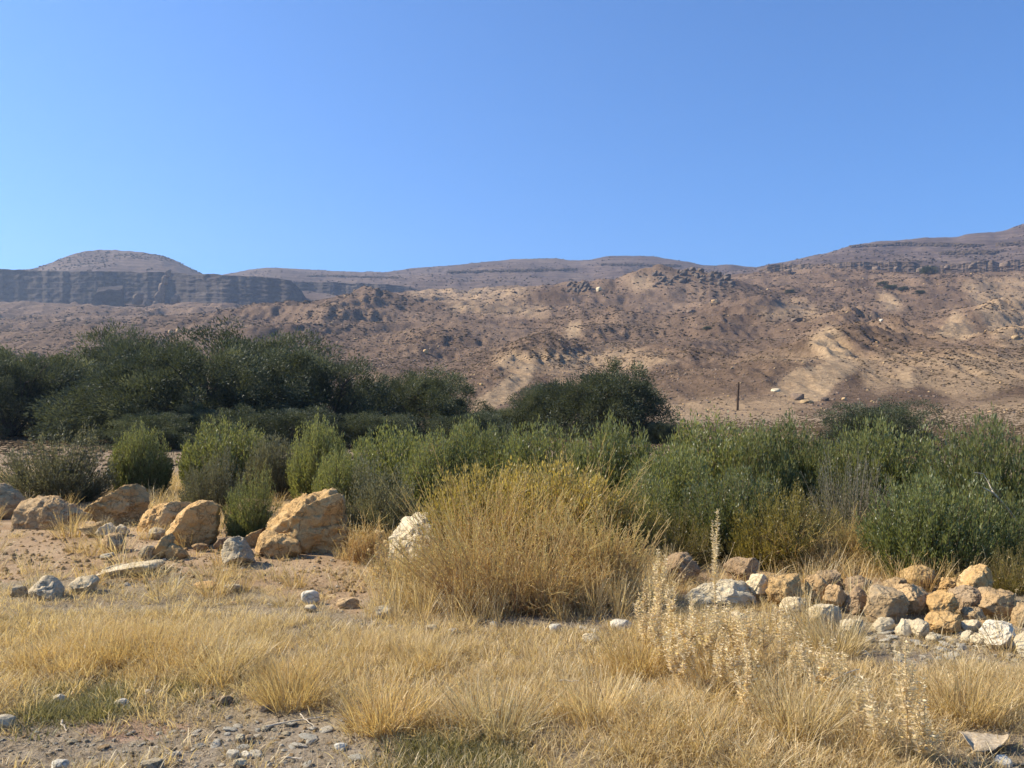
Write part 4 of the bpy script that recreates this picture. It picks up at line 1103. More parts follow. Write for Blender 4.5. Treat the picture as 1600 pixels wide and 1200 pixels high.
# ------------------------------------------------------------------ grass, pebbles and scree as scattered masses
def instancer(name, pts, rot, scl, src, label):
    me = bpy.data.meshes.new(name); n = len(pts)
    me.vertices.add(n); me.vertices.foreach_set('co', np.ascontiguousarray(pts, np.float32).ravel())
    a_ = me.attributes.new('rot', 'FLOAT_VECTOR', 'POINT'); a_.data.foreach_set('vector', np.ascontiguousarray(rot, np.float32).ravel())
    a_ = me.attributes.new('scl', 'FLOAT_VECTOR', 'POINT'); a_.data.foreach_set('vector', np.ascontiguousarray(scl, np.float32).ravel())
    a_ = me.attributes.new('pick', 'INT', 'POINT'); a_.data.foreach_set('value', np.random.default_rng(n).integers(0, len(src), n).astype(np.int32))
    o = obj(name, me); tag(o, label, kind='stuff')
    ng = bpy.data.node_groups.new(name + '_scatter', 'GeometryNodeTree')
    ng.interface.new_socket('Geometry', in_out='INPUT', socket_type='NodeSocketGeometry')
    ng.interface.new_socket('Geometry', in_out='OUTPUT', socket_type='NodeSocketGeometry')
    N, L = ng.nodes, ng.links
    gi, go = N.new('NodeGroupInput'), N.new('NodeGroupOutput')
    iop = N.new('GeometryNodeInstanceOnPoints'); jn = N.new('GeometryNodeJoinGeometry')
    for s in src:
        so = bpy.data.objects.new(name + '_source', s)
        inf = N.new('GeometryNodeObjectInfo'); inf.inputs['Object'].default_value = so
        gti = N.new('GeometryNodeGeometryToInstance')
        L.new(inf.outputs['Geometry'], gti.inputs[0]); L.new(gti.outputs[0], jn.inputs[0])
    def attr(nm, typ):
        q = N.new('GeometryNodeInputNamedAttribute'); q.data_type = typ; q.inputs['Name'].default_value = nm; return q.outputs['Attribute']
    L.new(gi.outputs[0], iop.inputs['Points']); L.new(jn.outputs[0], iop.inputs['Instance'])
    iop.inputs['Pick Instance'].default_value = True
    L.new(attr('pick', 'INT'), iop.inputs['Instance Index'])
    L.new(attr('rot', 'FLOAT_VECTOR'), iop.inputs['Rotation']); L.new(attr('scl', 'FLOAT_VECTOR'), iop.inputs['Scale'])
    L.new(iop.outputs[0], go.inputs[0])
    md = o.modifiers.new('scatter', 'NODES'); md.node_group = ng
    return o

def tuft(seed, n, h, rad, mat, width=(.0030, .0062), lean=.62, heads=.3, curl=.5):
    r = np.random.default_rng(seed); k = 5; t = np.linspace(0, 1, k)
    az = r.uniform(0, 6.28, n); q = np.sqrt(r.random(n))
    b = np.stack([np.cos(az) * q * rad, np.sin(az) * q * rad, np.full(n, -.01)], 1)
    az2 = az + r.normal(0, .7, n); L = h * r.uniform(.35, 1.0, n) ** .9
    a0 = np.abs(r.normal(0, lean * .6, n)) + q * lean * .3; a_ = a0[:, None] + (r.uniform(0, curl, n)[:, None]) * t[None] ** 1.5
    dr = np.stack([np.cos(az2)[:, None] * np.sin(a_), np.sin(az2)[:, None] * np.sin(a_), np.cos(a_)], -1)
    P = b[:, None] + np.concatenate([np.zeros((n, 1, 3)), np.cumsum(dr[:, 1:] * (L[:, None, None] / (k - 1)), 1)], 1)
    P[..., 2] = np.maximum(P[..., 2], -.01)
    sa = r.uniform(0, 6.28, n); side = np.stack([np.cos(sa), np.sin(sa), np.zeros(n)], 1)
    w = r.uniform(*width, n)[:, None] * np.array([1, .95, .8, .55, .12])[None]
    V, T = ribbons(P, w, side)
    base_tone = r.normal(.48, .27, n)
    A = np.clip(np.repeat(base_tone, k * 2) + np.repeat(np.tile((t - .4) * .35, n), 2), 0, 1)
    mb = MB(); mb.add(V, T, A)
    hn = int(n * heads)
    if hn:
        c = r.integers(0, n, hn); m = 5; cc = np.repeat(c, m)
        uu = r.uniform(.72, 1.0, hn * m); f = uu * (k - 1); i0 = np.minimum(f.astype(int), k - 2); ww = (f - i0)[:, None]
        pos = P[cc, i0] * (1 - ww) + P[cc, i0 + 1] * ww
        V, T = leaves(pos, dr[cc, -1] + r.normal(0, .45, (hn * m, 3)), r.uniform(.010, .022, hn * m), r.uniform(.002, .0045, hn * m), r)
        mb.add(V, T, np.repeat(np.clip(r.normal(.7, .2, hn * m), 0, 1), 4))
    return mb.mesh('tuft', M[mat])

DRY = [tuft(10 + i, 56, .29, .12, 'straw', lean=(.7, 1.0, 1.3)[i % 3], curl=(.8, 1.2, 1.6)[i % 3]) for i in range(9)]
GOLD = [tuft(20 + i, 80, .31, .10, 'strawgold', lean=.6, heads=.4, curl=.7) for i in range(5)]
SHORT = [tuft(30 + i, 60, .11, .11, 'straw', lean=.9, heads=.0, curl=1.0) for i in range(4)]
GREEN = [tuft(40 + i, 80, .09, .11, 'grassgreen', lean=.8, heads=0, curl=.8) for i in range(3)]
LITTER = [tuft(50 + i, 26, .10, .10, 'litter', lean=1.9, heads=0, curl=.4, width=(.002, .005)) for i in range(4)]

def scatter(n, y0, y1, fn, seed, spread=1.25):
    """candidate points even over the picture's ground, kept with probability fn(px, py)"""
    r = np.random.default_rng(seed)
    d = 1 / r.uniform(1 / y1, 1 / y0, n)
    d = np.where(r.random(n) < .5, d, np.sqrt(d * r.uniform(y0, y1, n)))
    x = r.uniform(-1, 1, n) * (.66 * spread * d + .6)
    px = 800 + F * x / d; py = YH + HC * F / d
    k = r.random(n) < fn(px, py, x, d)
    x, d = x[k], d[k]
    return x, d, height(x, d), px[k], py[k], r

P_TALL = [[(-300, 965), (60, 955), (240, 950), (420, 965), (430, 1000), (400, 1050), (330, 1075), (60, 1070), (20, 1120), (-300, 1120)],
          [(400, 1075), (430, 1040), (560, 985), (800, 985), (1000, 975), (1010, 930), (1290, 985), (1330, 1040), (1700, 1050), (1700, 1110), (1560, 1130), (1450, 1150), (1440, 1200), (1330, 1215), (950, 1190), (880, 1130), (640, 1145), (560, 1105)]]
P_GOLD = [[(150, 990), (270, 985), (280, 1050), (140, 1055)], [(410, 1045), (490, 1030), (500, 1100), (405, 1095)], [(880, 1000), (1060, 960), (1200, 1000), (1150, 1080), (900, 1080)], [(-50, 985), (90, 960), (90, 1050), (-50, 1060)], [(500, 1090), (570, 1060), (600, 1130), (510, 1130)]]
P_GREENP = [[(40, 1075), (180, 1070), (200, 1105), (60, 1130)], [(640, 1165), (790, 1150), (830, 1230), (560, 1230)], [(250, 1050), (370, 1040), (380, 1075), (250, 1080)]]
P_BARE = [[(20, 1125), (200, 1105), (330, 1085), (420, 1100), (520, 1135), (640, 1150), (640, 1260), (-300, 1260), (-300, 1130)], [(540, 930), (1000, 955), (990, 985), (560, 985)], [(1295, 970), (1700, 975), (1700, 1045), (1340, 1035)], [(-200, 780), (560, 840), (540, 930), (420, 905), (230, 895), (-200, 920)],
          [(1440, 1150), (1600, 1120), (1620, 1210), (1450, 1215)]]

def f_tall(px, py, x, d): return soft(px, py, P_TALL, 14) * np.clip(.32 + 3.2 * n2(x * 1.4, d * 1.4, 3, 70), .04, 1) * np.clip(1.25 - soft(px, py, P_BARE, 10), 0, 1)
x, d, z, px, py, r = scatter(9000, 3.3, 9.5, f_tall, 1)
gmask = soft(px, py, P_GOLD, 14)
isg = r.random(len(x)) < gmask * .7 + .04
size = .5 + .75 * (n2(x * 1.4 + 9, d * 1.4, 3, 71) + .3) + r.normal(0, .12, len(x))
size = np.clip(size, .28, 1.15) * np.where(py < 985, .56, .76)
rot = np.stack([r.normal(0, .12, len(x)), r.normal(0, .12, len(x)), r.uniform(0, 6.28, len(x))], 1)
scl = np.stack([np.clip(size * 1.1, .6, 1.3), np.clip(size * 1.1, .6, 1.3), size], 1)
pts = np.stack([x, d, z], 1)
instancer('dry_grass', pts[~isg], rot[~isg], scl[~isg], DRY, 'pale dry grass covering the foreground')
instancer('golden_grass', pts[isg], rot[isg], scl[isg], GOLD, 'golden patches of dry grass in the foreground')

def f_short(px, py, x, d): return np.clip(.16 + .75 * soft(px, py, P_TALL, 20) + .25 * n2(x * 1.5, d * 1.5, 3, 72), .02, 1) * np.clip(1.15 - .6 * soft(px, py, P_BARE, 10), 0.1, 1)
x, d, z, px, py, r = scatter(12000, 3.2, 13, f_short, 2)
s_ = r.uniform(.5, 1.3, len(x))
instancer('short_grass', np.stack([x, d, z], 1), np.stack([0 * x, 0 * x, r.uniform(0, 6.28, len(x))], 1), np.stack([s_, s_, s_], 1), SHORT, 'short withered grass between the taller tufts')

def f_green(px, py, x, d): return soft(px, py, P_GREENP, 16) * np.clip(.75 + n2(x * 2, d * 2, 3, 73), 0, 1)
x, d, z, px, py, r = scatter(10000, 3.2, 6.5, f_green, 3)
s_ = r.uniform(.5, 1.2, len(x))
instancer('green_grass', np.stack([x, d, z], 1), np.stack([0 * x, 0 * x, r.uniform(0, 6.28, len(x))], 1), np.stack([s_, s_, s_], 1), GREEN, 'low green grass patches near the bottom edge')

def f_lit(px, py, x, d): return np.clip(.45 + .4 * n2(x * 1.2, d * 1.2, 3, 74), .1, 1)
x, d, z, px, py, r = scatter(23000, 3.2, 14, f_lit, 4)
s_ = r.uniform(.5, 1.2, len(x))
instancer('dry_litter', np.stack([x, d, z], 1), np.stack([0 * x, 0 * x, r.uniform(0, 6.28, len(x))], 1), np.stack([s_, s_, s_ * .6], 1), LITTER, 'dead stalks and litter strewn on the bare earth')

# tall dry grass in and behind the boulders, out to the trees
def f_back(px, py, x, d):
    reg = soft(px, py, [[(180, 740), (350, 745), (365, 835), (330, 800), (230, 780)], [(560, 800), (640, 800), (640, 900), (545, 880)], [(1200, 850), (1400, 850), (1420, 905), (1230, 900)], [(980, 860), (1060, 850), (1060, 930), (990, 950)], [(1480, 880), (1640, 870), (1640, 930), (1500, 930)], [(-50, 770), (140, 755), (140, 790), (-50, 790)]], 10)
    return np.clip(reg + .10, 0, 1)
x, d, z, px, py, r = scatter(5200, 7.2, 26, f_back, 5)
s_ = r.uniform(.7, 1.5, len(x))
instancer('dry_grass', np.stack([x, d, z], 1), np.stack([r.normal(0, .1, len(x)), r.normal(0, .1, len(x)), r.uniform(0, 6.28, len(x))], 1), np.stack([s_, s_, s_ * 1.1], 1), DRY + GOLD, 'straw-coloured grass standing among the boulders and shrubs')

def f_tallg(px, py, x, d): return soft(px, py, [[(560, 935), (700, 950), (1010, 945), (1040, 880), (1060, 960), (1000, 985), (640, 975)], [(980, 900), (1060, 900), (1060, 960), (980, 960)]], 10) * np.clip(.35 + 1.5 * n2(x * 2, d * 2, 2, 78), 0, 1) + .045 * soft(px, py, [[(1190, 935), (1350, 935), (1340, 995), (1200, 980)], [(1380, 985), (1600, 995), (1600, 1030), (1380, 1020)]], 8)
x, d, z, px, py, r = scatter(6500, 5.8, 9.5, f_tallg, 15)
s_ = r.uniform(.7, 1.5, len(x))
instancer('tall_grass', np.stack([x, d, z], 1), np.stack([r.normal(0, .15, len(x)), r.normal(0, .15, len(x)), r.uniform(0, 6.28, len(x))], 1), np.stack([s_ * .8, s_ * .8, s_], 1), [tuft(60 + i, 34, .34, .07, 'straw', lean=.5, heads=.5, curl=.6) for i in range(4)], 'thin tall dry grass round the golden bush and before the stone row')

# prominent single tufts
TUFTS = [(455, 1098, .30, 'GOLD', 'bright golden grass tuft at the edge of the bare gravel'), (600, 1135, .34, 'GOLD', 'wide golden-brown grass tuft beside the bare gravel, with a dark foot'),
         (780, 1145, .36, 'DRY', 'fanned dry grass clump in the middle of the bottom foreground'), (1250, 1145, .42, 'DRY', 'arching dry grass clump over a dark hollow'),
         (1300, 1020, .42, 'DRY', 'tall thin grass clump in front of the white rubble'), (1510, 1120, .36, 'GOLD', 'brownish grass clump above the bark piece'),
         (210, 1035, .30, 'GOLD', 'golden tuft in the grass strip below the flat slab'), (345, 1050, .30, 'DRY', 'dry clump shading the ground at the end of the grass strip'),
         (930, 1120, .34, 'DRY', 'dry clump leaning over the bottom edge of the tall grass'), (1000, 1050, .36, 'GOLD', 'yellow grass tuft below the dried stalks')]
for k, (px, py, h, kind, lab) in enumerate(TUFTS):
    x, d, z = ground_at(px, py)
    mt = 'strawgold' if kind == 'GOLD' else 'straw'
    me = tuft(900 + k, 420, h, .17, mt, lean=.75, heads=.35, curl=.55); me.name = 'grass_tuft'
    o = obj('grass_tuft', me); o.location = (x, d, z); o.rotation_euler = (0, 0, k)
    tag(o, lab, 'grass tuft', 'dry grass tufts')

# gravel
def pebble_mesh(seed, mat, sub=1):
    r = np.random.default_rng(seed); D, T = ICO[sub]; V = D * r.uniform(.6, 1.1, 3) * np.array([1, 1, .6])
    for _ in range(6):
        nv = r.normal(size=3); nv /= np.linalg.norm(nv); ex = V @ nv - r.uniform(.45, .7); V = V - np.where(ex > 0, ex, 0)[:, None] * nv
    V = V + r.normal(0, .04, V.shape)
    return mesh_np('pebble', V * .5, T, M[mat], sub > 1)
GR = [pebble_mesh(i, m_) for i, m_ in enumerate(['pale', 'white', 'grey', 'tan', 'tan', 'pale', 'ochre'])]
def f_grav(px, py, x, d): return np.clip(.10 + .85 * soft(px, py, P_BARE, 12), 0, 1) * np.clip(.8 + .7 * n2(x * 2, d * 2, 3, 75), .05, 1)
x, d, z, px, py, r = scatter(26000, 3.2, 14, f_grav, 6)
s_ = .008 + .03 * r.random(len(x)) ** 3.0
instancer('gravel', np.stack([x, d, z + s_ * .1], 1), r.uniform(0, 6.28, (len(x), 3)) * np.array([.1, .1, 1]), np.stack([s_, s_, s_], 1), GR, 'fine gravel and clods over the bare ground')
# crumbly soil clods on the bank
CL = [pebble_mesh(50 + i, m_) for i, m_ in enumerate(['ochre', 'tan', 'ochre'])]
def f_clod(px, py, x, d): return soft(px, py, [[(-300, 800), (60, 835), (340, 860), (560, 860), (620, 930), (340, 920), (60, 905), (-300, 940)]], 12) * np.clip(.6 + .8 * n2(x * 1.8, d * 1.8, 3, 76), .1, 1)
x, d, z, px, py, r = scatter(26000, 7, 13.5, f_clod, 7)
s_ = .016 + .075 * r.random(len(x)) ** 3.2
instancer('soil_clods', np.stack([x, d, z], 1), r.uniform(0, 6.28, (len(x), 3)) * np.array([.2, .2, 1]), np.stack([s_, s_, s_], 1), CL, 'crumbled ochre soil clods on the bank below the boulders')

# stones one can single out on the ground: box, material, label
STONES = [
 ((471, 498, 922, 945), 'white', 'smooth white egg-like stone on the bare soil before the globe thistles'),
 ((526, 562, 934, 951), 'tan', 'low tan stone to the side of the white egg-like stone'),
 ((582, 616, 946, 966), 'pale', 'flat yellowish stone at the foot of the straw-coloured bush'),
 ((672, 698, 940, 956), 'white', 'rounded cream stone in the shade edge of the big golden bush'),
 ((660, 676, 932, 942), 'white', 'small white stone just behind the rounded cream stone'),
 ((476, 496, 944, 957), 'pale', 'small pale stone in front of the white egg-like stone'),
 ((178, 202, 1092, 1106), 'white', 'shiny white stone alone on the green-tinged grass'),
 ((84, 102, 1085, 1097), 'white', 'white stone in the green grass patch near the edge of the photograph'),
 ((224, 236, 1077, 1087), 'pale', 'tiny pale pointed stone above the shiny white stone'),
 ((340, 364, 1087, 1101), 'brown', 'round dark brown stone on the bare ground below the grass strip'),
 ((405, 424, 1102, 1113), 'brown', 'small dark stone near the end of the long stick'),
 ((-20, 22, 1117, 1140), 'grey', 'grey rock cut off at the lower corner of the photograph'),
 ((78, 108, 1187, 1208), 'white', 'blocky white stone at the bottom edge below the reddish soil'),
 ((222, 256, 1184, 1208), 'grey', 'domed grey stone at the bottom edge below the reddish soil'),
 ((369, 383, 1147, 1161), 'pale', 'pale stone of a touching pair on the gravel'),
 ((381, 398, 1148, 1161), 'brown', 'dark stone of a touching pair on the gravel'),
 ((520, 543, 1161, 1173), 'white', 'white flat stone beside the big brown tufts on the gravel'),
 ((354, 374, 1172, 1187), 'white', 'squat white stone among the gravel cluster'),
 ((376, 394, 1174, 1185), 'white', 'smooth white pebble in the middle of the gravel cluster'),
 ((268, 282, 1174, 1182), 'white', 'chalky flat pebble between reddish soil and gravel cluster'),
 ((362, 386, 1186, 1200), 'pale', 'long pale stone at the bottom of the gravel cluster'),
 ((910, 936, 990, 1008), 'pale', 'yellow stone in the grass right below the golden bush'),
 ((952, 990, 968, 984), 'white', 'long white stone lying below the golden bush'),
 ((858, 878, 975, 990), 'white', 'chipped white stone under the golden bush front'),
 ((765, 778, 971, 982), 'white', 'pale pebble in line below the big golden bush'),
 ((660, 684, 976, 990), 'pale', 'broad pale stone in the thin grass before the golden bush'),
 ((700, 716, 981, 992), 'white', 'white pebble in the thin grass before the golden bush'),
 ((1090, 1112, 1142, 1158), 'pale', 'pale stone lying in the matted grass near the bottom edge'),
 ((1555, 1580, 1181, 1200), 'white', 'white stone below the bark piece'),
 ((302, 345, 908, 922), 'ochre', 'ochre ledge of stone showing in the soil before the boulders'),
 ((345, 378, 912, 926), 'pale', 'pale ledge of stone beside the ochre ledge'),
]
for k, (b, mt, lab) in enumerate(STONES):
    rock('stone', blob(*b, 700 + k), mt, lab, None, 3, 800 + k, 'stone', 'loose stones on the ground', .04, (), .3, 3, sharp=.75)

PEB = [pebble_mesh(100 + i, m_, 2) for i, m_ in enumerate(['white', 'pale', 'white', 'grey', 'tan'])]
PB_R = [((300, 560), (1120, 1198), 80, 'small pale pebble among the gravel cluster at the bottom edge', 'pebbles of the gravel cluster', (.024, .080)),
        ((0, 300), (1125, 1198), 44, 'small pebble around the reddish soil at the bottom edge', 'pebbles around the reddish soil', (.020, .060)),
        ((560, 1000), (945, 990), 40, 'small pale pebble on the ground below the golden bush', 'pebbles below the golden bush', (.03, .085)),
        ((1300, 1600), (988, 1036), 130, 'small white stone of the pale rubble before the stone row', 'white rubble stones', (.03, .11)),
        ((60, 560), (872, 960), 44, 'small stone on the ochre soil below the boulders', 'small stones on the soil bank', (.035, .11)),
        ((1000, 1300), (940, 990), 24, 'small stone half hidden in dry weeds below the stone row', 'stones in the weeds', (.03, .075))]
ANCH = [
  [(320, 'the round dark brown stone'), (395, 'the touching pair'), (460, 'the long pale stick'), (535, 'the white flat stone')],
  [(0, 'the grey corner rock'), (95, 'the blocky white stone'), (180, 'the reddish soil'), (240, 'the domed grey stone')],
  [(585, 'the flat yellowish stone'), (680, 'the rounded cream stone'), (770, 'the foot of the big golden bush'), (868, 'the chipped white stone'), (970, 'the long white stone')],
  [(1325, 'the broad white stone'), (1378, 'the white flat-topped stone'), (1436, 'the bright white lump'), (1480, 'the low yellow-ochre stone'), (1515, 'the small yellow stone'), (1570, 'the large whitish rock')],
  [(60, 'the domed grey rock'), (125, 'the yellowish sunk stone'), (205, 'the flat pale slab'), (330, 'the ochre ledge'), (420, 'the lumpy grey rock'), (485, 'the white egg-like stone'), (545, 'the low tan stone')],
  [(1030, 'the dark brown rough boulder'), (1125, 'the long pale slab'), (1185, 'the pitted yellowish stone'), (1240, 'the pale yellow stone'), (1290, 'the wide veiled stone')]]
HUE = ['white', 'cream', 'whitish', 'grey', 'tan']
for gi_, ((xa, xb), (ya, yb), n, lab, grp, (sa, sb)) in enumerate(PB_R):
    r = random.Random(50 + gi_)
    for k in range(n):
        qx, qy = r.uniform(xa, xb), r.uniform(ya, yb); x, d, z = ground_at(qx, qy)
        s_ = sa + (sb - sa) * r.random() ** 2.2
        mi = r.randrange(5)
        if gi_ in (0, 1, 2): mi = (0, 1, 2, 0, 4)[mi]
        if gi_ == 3: mi = (0, 1, 2, 2, 0)[mi]
        me = PEB[mi]; f_ = (s_ - sa) / (sb - sa)
        an = min(ANCH[gi_], key=lambda a_: abs(a_[0] - qx))
        lab = ('%s %s %s lying %s %s, %s' % ('tiny' if f_ < .06 else 'small' if f_ < .3 else 'sizeable', HUE[mi], 'pebble' if s_ < .05 else 'stone',
               'left of' if qx < an[0] - 12 else 'right of' if qx > an[0] + 12 else 'close to', an[1],
               'in front' if qy > (ya + yb) / 2 else 'behind'))
        o = obj('pebble' if s_ < .05 else 'stone', me); o.location = (x, d, z + s_ * .07)
        o.rotation_euler = (r.uniform(-.3, .3), r.uniform(-.3, .3), r.uniform(0, 6.28)); o.scale = (s_ * r.uniform(.9, 1.6), s_ * 1.1, s_ * r.uniform(.5, .85))
        tag(o, lab, 'pebble', grp)

# sticks and the curved piece of bark
def stick(p0, p1, rad, label, seed, lift=.01):
    r = np.random.default_rng(seed); a = np.array(ground_at(*p0)); b = np.array(ground_at(*p1))
    t = np.linspace(0, 1, 7)[:, None]; P = a + (b - a) * t + np.cumsum(r.normal(0, .004, (7, 3)), 0); P[:, 2] += lift + rad
    c = P.mean(0); V, T = tubes((P - c)[None], np.linspace(rad, rad * .5, 7)[None], 6)
    o = obj('stick', mesh_np('stick', V, T, M['pale_wood'], True)); o.location = c
    tag(o, label, 'stick')
stick((414, 1141), (510, 1126), .006, 'long pale straight stick lying on the gravel', 1)
stick((440, 1190), (476, 1193), .006, 'short pale stick at the bottom edge of the gravel', 2)
stick((96, 1130), (103, 1143), .007, 'short white stick near the reddish soil', 3)
stick((470, 1124), (490, 1142), .004, 'thin twig crossing the long pale stick', 4, .02)
stick((0, 1048), (22, 1050), .009, 'white stick at the edge of the grass strip', 5, .05)
stick((872, 1096), (902, 1099), .005, 'pale twig lying on the dry grass clump', 6, .12)
stick((1300, 1120), (1345, 1095), .004, 'bent pale stalk over the dark grass hollow', 7, .2)

x, d, z = ground_at(1537, 1181)
nu, nv = 36, 14; r = np.random.default_rng(5); V = []
for s_ in (0, 1):
    for i in range(nv):
        for j in range(nu):
            u = j / (nu - 1); v = i / (nv - 1)                 # v = 0 at the near lower edge, 1 at the far upper edge
            rag = .9 * math.sin(31 * u) + .6 * math.sin(53 * u + 2) + .7 * math.sin(17 * u + 1)
            xt, yt_ = 1499 + 78 * u, 1146 + 7 * u - 5 * max(0, u - .9) * 10 * .6 + .5 * rag * v ** 8
            xb = 1506 + 70 * u; yb_ = 1178 - 26 * max(0, .22 - u) / .22 - 20 * max(0, u - .6) ** 1.3 / .4 ** 1.3 + rag * (1 - v) ** 8
            pxq = xb + (xt - xb) * v; pyq = yb_ + (yt_ - yb_) * v
            dd = d - .02 + .11 * v + .05 * v * v + .05 * (2 * u - 1) ** 2 - .02 * math.sin(3.1 * v)
            lay = .0006 * math.sin(40 * v + 3 * u) + .004 * (1 if abs(v - .45 + .25 * (u - .5)) < .05 else 0)
            V.append((wx(pxq, dd) - x, dd - d + lay + s_ * .008, HC - (pyq - YH) / F * dd - z + s_ * -.004))
V = np.array(V); n = nu * nv
Fq = grid_faces(nv, nu); Fq = np.concatenate([Fq, Fq[:, ::-1] + n])
edge = [(i * nu, (i + 1) * nu) for i in range(nv - 1)] + [((i + 1) * nu + nu - 1, i * nu + nu - 1) for i in range(nv - 1)] + [(j + 1, j) for j in range(nu - 1)] + [((nv - 1) * nu + j, (nv - 1) * nu + j + 1) for j in range(nu - 1)]
Fq = np.concatenate([Fq, np.array([(a, b, b + n, a + n) for a, b in edge])])
o = obj('bark_piece', mesh_np('bark_piece', V, Fq, M['bark_dry'], False)); o.location = (x, d, z + .012)
tag(o, 'curved bleached piece of bark lying in the grass at the lower corner', 'bark')

# ------------------------------------------------------------------ hillside details
HB = 'boulders on the hillside'
def big_block():
    d0_ = 955.0
    def C(px, py, d): return np.array([wx(px, d), d, HC - (py - YH) / F * d])
    A = [C(141, 480, d0_), C(190, 482, d0_), C(191, 451, d0_ + 3), C(151, 456, d0_ + 3)]
    B = [C(146, 480, d0_ + 26), C(194, 482, d0_ + 26), C(192, 446.5, d0_ + 26), C(156, 449, d0_ + 26)]
    c = (sum(A) + sum(B)) / 8; n = 13; mb = MB()
    for q in ((A[0], A[1], A[2], A[3]), (B[1], B[0], B[3], B[2]), (A[3], A[2], B[2], B[3]), (B[0], A[0], A[3], B[3]), (A[1], B[1], B[2], A[2]), (B[0], B[1], A[1], A[0])):
        u, v = [g_.ravel()[:, None] for g_ in np.meshgrid(np.linspace(0, 1, n), np.linspace(0, 1, n))]
        mb.add(q[0] * (1 - u) * (1 - v) + q[1] * u * (1 - v) + q[2] * u * v + q[3] * (1 - u) * v - c, grid_faces(n, n))
    V = np.concatenate(mb.V); V = V + np.stack([fbm(V * .12 + k * 9, 4, 70 + k) for k in range(3)], 1) * 2.2
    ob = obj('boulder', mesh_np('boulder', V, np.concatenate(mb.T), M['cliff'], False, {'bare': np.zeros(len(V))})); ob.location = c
    tag(ob, 'huge tilted rectangular rock block fallen before the shadowed cliff', 'boulder', HB)
big_block()
for k, (px, py, w, h, mt, lab) in enumerate([
 (212, 472, 16, 14, 'hillrock', 'small dark block next to the huge tilted block'),
 (936, 455, 9, 6, 'pale', 'pale boulder on the slope between the dark outcrops'),
 (1246, 503, 18, 7, 'hillrock', 'flat dark ledge rock halfway up the hillside'),
 (1378, 503, 7, 4, 'white', 'white block on the terrace line of the hillside'),
 (1213, 612, 14, 5, 'pale', 'pale flat rock left of the gully in the tan mound'),
 (1247, 625, 20, 10, 'hillrock', 'dark rock in the gully at the foot of the tan mound'),
 (1262, 630, 20, 6, 'tan', 'long pale rock just below the dark gully rock'),
 (1290, 627, 12, 6, 'hillrock', 'dark squat rock on the tan slope near the gully'),
 (1320, 626, 8, 5, 'tan', 'small tan rock on the slope beside the dark squat rock'),
 (665, 552, 9, 6, 'tan', 'tan boulder on the slope above the lower rounded tree'),
 (752, 603, 6, 4, 'ochre', 'ochre boulder near the tan spur'),
 (1588, 530, 14, 6, 'tan', 'slanting tan rock at the edge of the slope'),
 (1080, 489, 14, 5, 'hillrock', 'flat rock below the big outcrop'),
 (1118, 473, 12, 5, 'tan', 'pale flat rock under the big outcrop'),
 (265, 522, 8, 6, 'tan', 'tan boulder above the dark clump of trees'),
 (278, 519, 8, 6, 'tan', 'second tan boulder touching the one above the dark trees'),
]):
    hill_rock('boulder', px, py, w, h, mt, lab, 500 + k, HB, dist=960 if k < 1 else None, box=.14 if k < 1 else .5)

# pinnacles before the cliff, the rim rocks on the right and the outcrops: structures made of blocks
def block_family(name, label, boxes, mat, seed, dist=None, box=.3):
    e = empty(name, hill_point(*[(boxes[0][0]), boxes[0][1]])); tag(e, label, kind='structure')
    inv = Vector(e.location)
    for k, (px, py, w, h) in enumerate(boxes):
        b = hill_rock('rock_block', px, py, w, h, mat, None, seed + k, parent=e, sub=3, dist=dist, box=box)
        b.location = Vector(b.location) - inv
    return e
block_family('pinnacle', 'stacked rock pillar standing against the shadowed cliff', [(248, 470, 14, 18), (252, 456, 12, 16), (256, 443, 9, 14), (243, 478, 20, 9), (272, 473, 14, 12), (230, 476, 12, 8), (262, 430, 8, 10)], 'hillrock', 600, 965, .2)
r = random.Random(8)
bx = []; p = 1196
while p < 1440:
    w = r.uniform(12, 30); bx.append((p + w / 2, 424 - (p - 1200) * .012 + r.uniform(-1, 1.5), w, r.uniform(9, 15) * min(1, .55 + (p - 1190) / 150))); p += w * r.uniform(.72, .98)
while p < 1640:
    w = r.uniform(16, 34); bx.append((p + w / 2, 420 - (p - 1440) * .06 + r.uniform(-1, 2), w, r.uniform(7, 13))); p += w * r.uniform(.8, 1.4)
rim = cliff_sheet('rim_rock', 'band of blocky rim rock along the top of the hillside', (1186, 1660), 872,
    [(1186, 423), (1200, 414), (1240, 412.5), (1300, 412), (1330, 409), (1380, 410), (1425, 408), (1440, 414), (1470, 414), (1490, 412), (1530, 408), (1550, 407), (1565, 413), (1580, 406), (1660, 402)],
    [(1186, 430), (1300, 430), (1440, 428), (1660, 422)], 241, 420, 60, 3.5, 0, 'rim')
for k, b in enumerate(bx[::2]):
    hb = hill_rock('rock_block', b[0], b[1] + 2, b[2] * .55, b[3] * .7, 'hillrock', None, 640 + k, parent=rim, sub=3, dist=862, box=.18)
bx = [(1020 + 125 * r.random(), 0, r.uniform(4, 11), r.uniform(3, 7)) for _ in range(60)]
bx = [(px, 418 + abs(px - 1080) * .18 + r.uniform(2, 22), w, h) for px, _, w, h in bx]
block_family('outcrop', 'dark jumbled rock outcrop crowning the middle of the hillside', bx, 'darkrock', 700, None, .5)
bx = [(905 + r.uniform(-18, 18), 447 + r.uniform(-3, 10), r.uniform(4, 9), r.uniform(3, 6)) for _ in range(22)]
block_family('outcrop', 'smaller dark outcrop beside the big one', bx, 'darkrock', 760, None, .5)

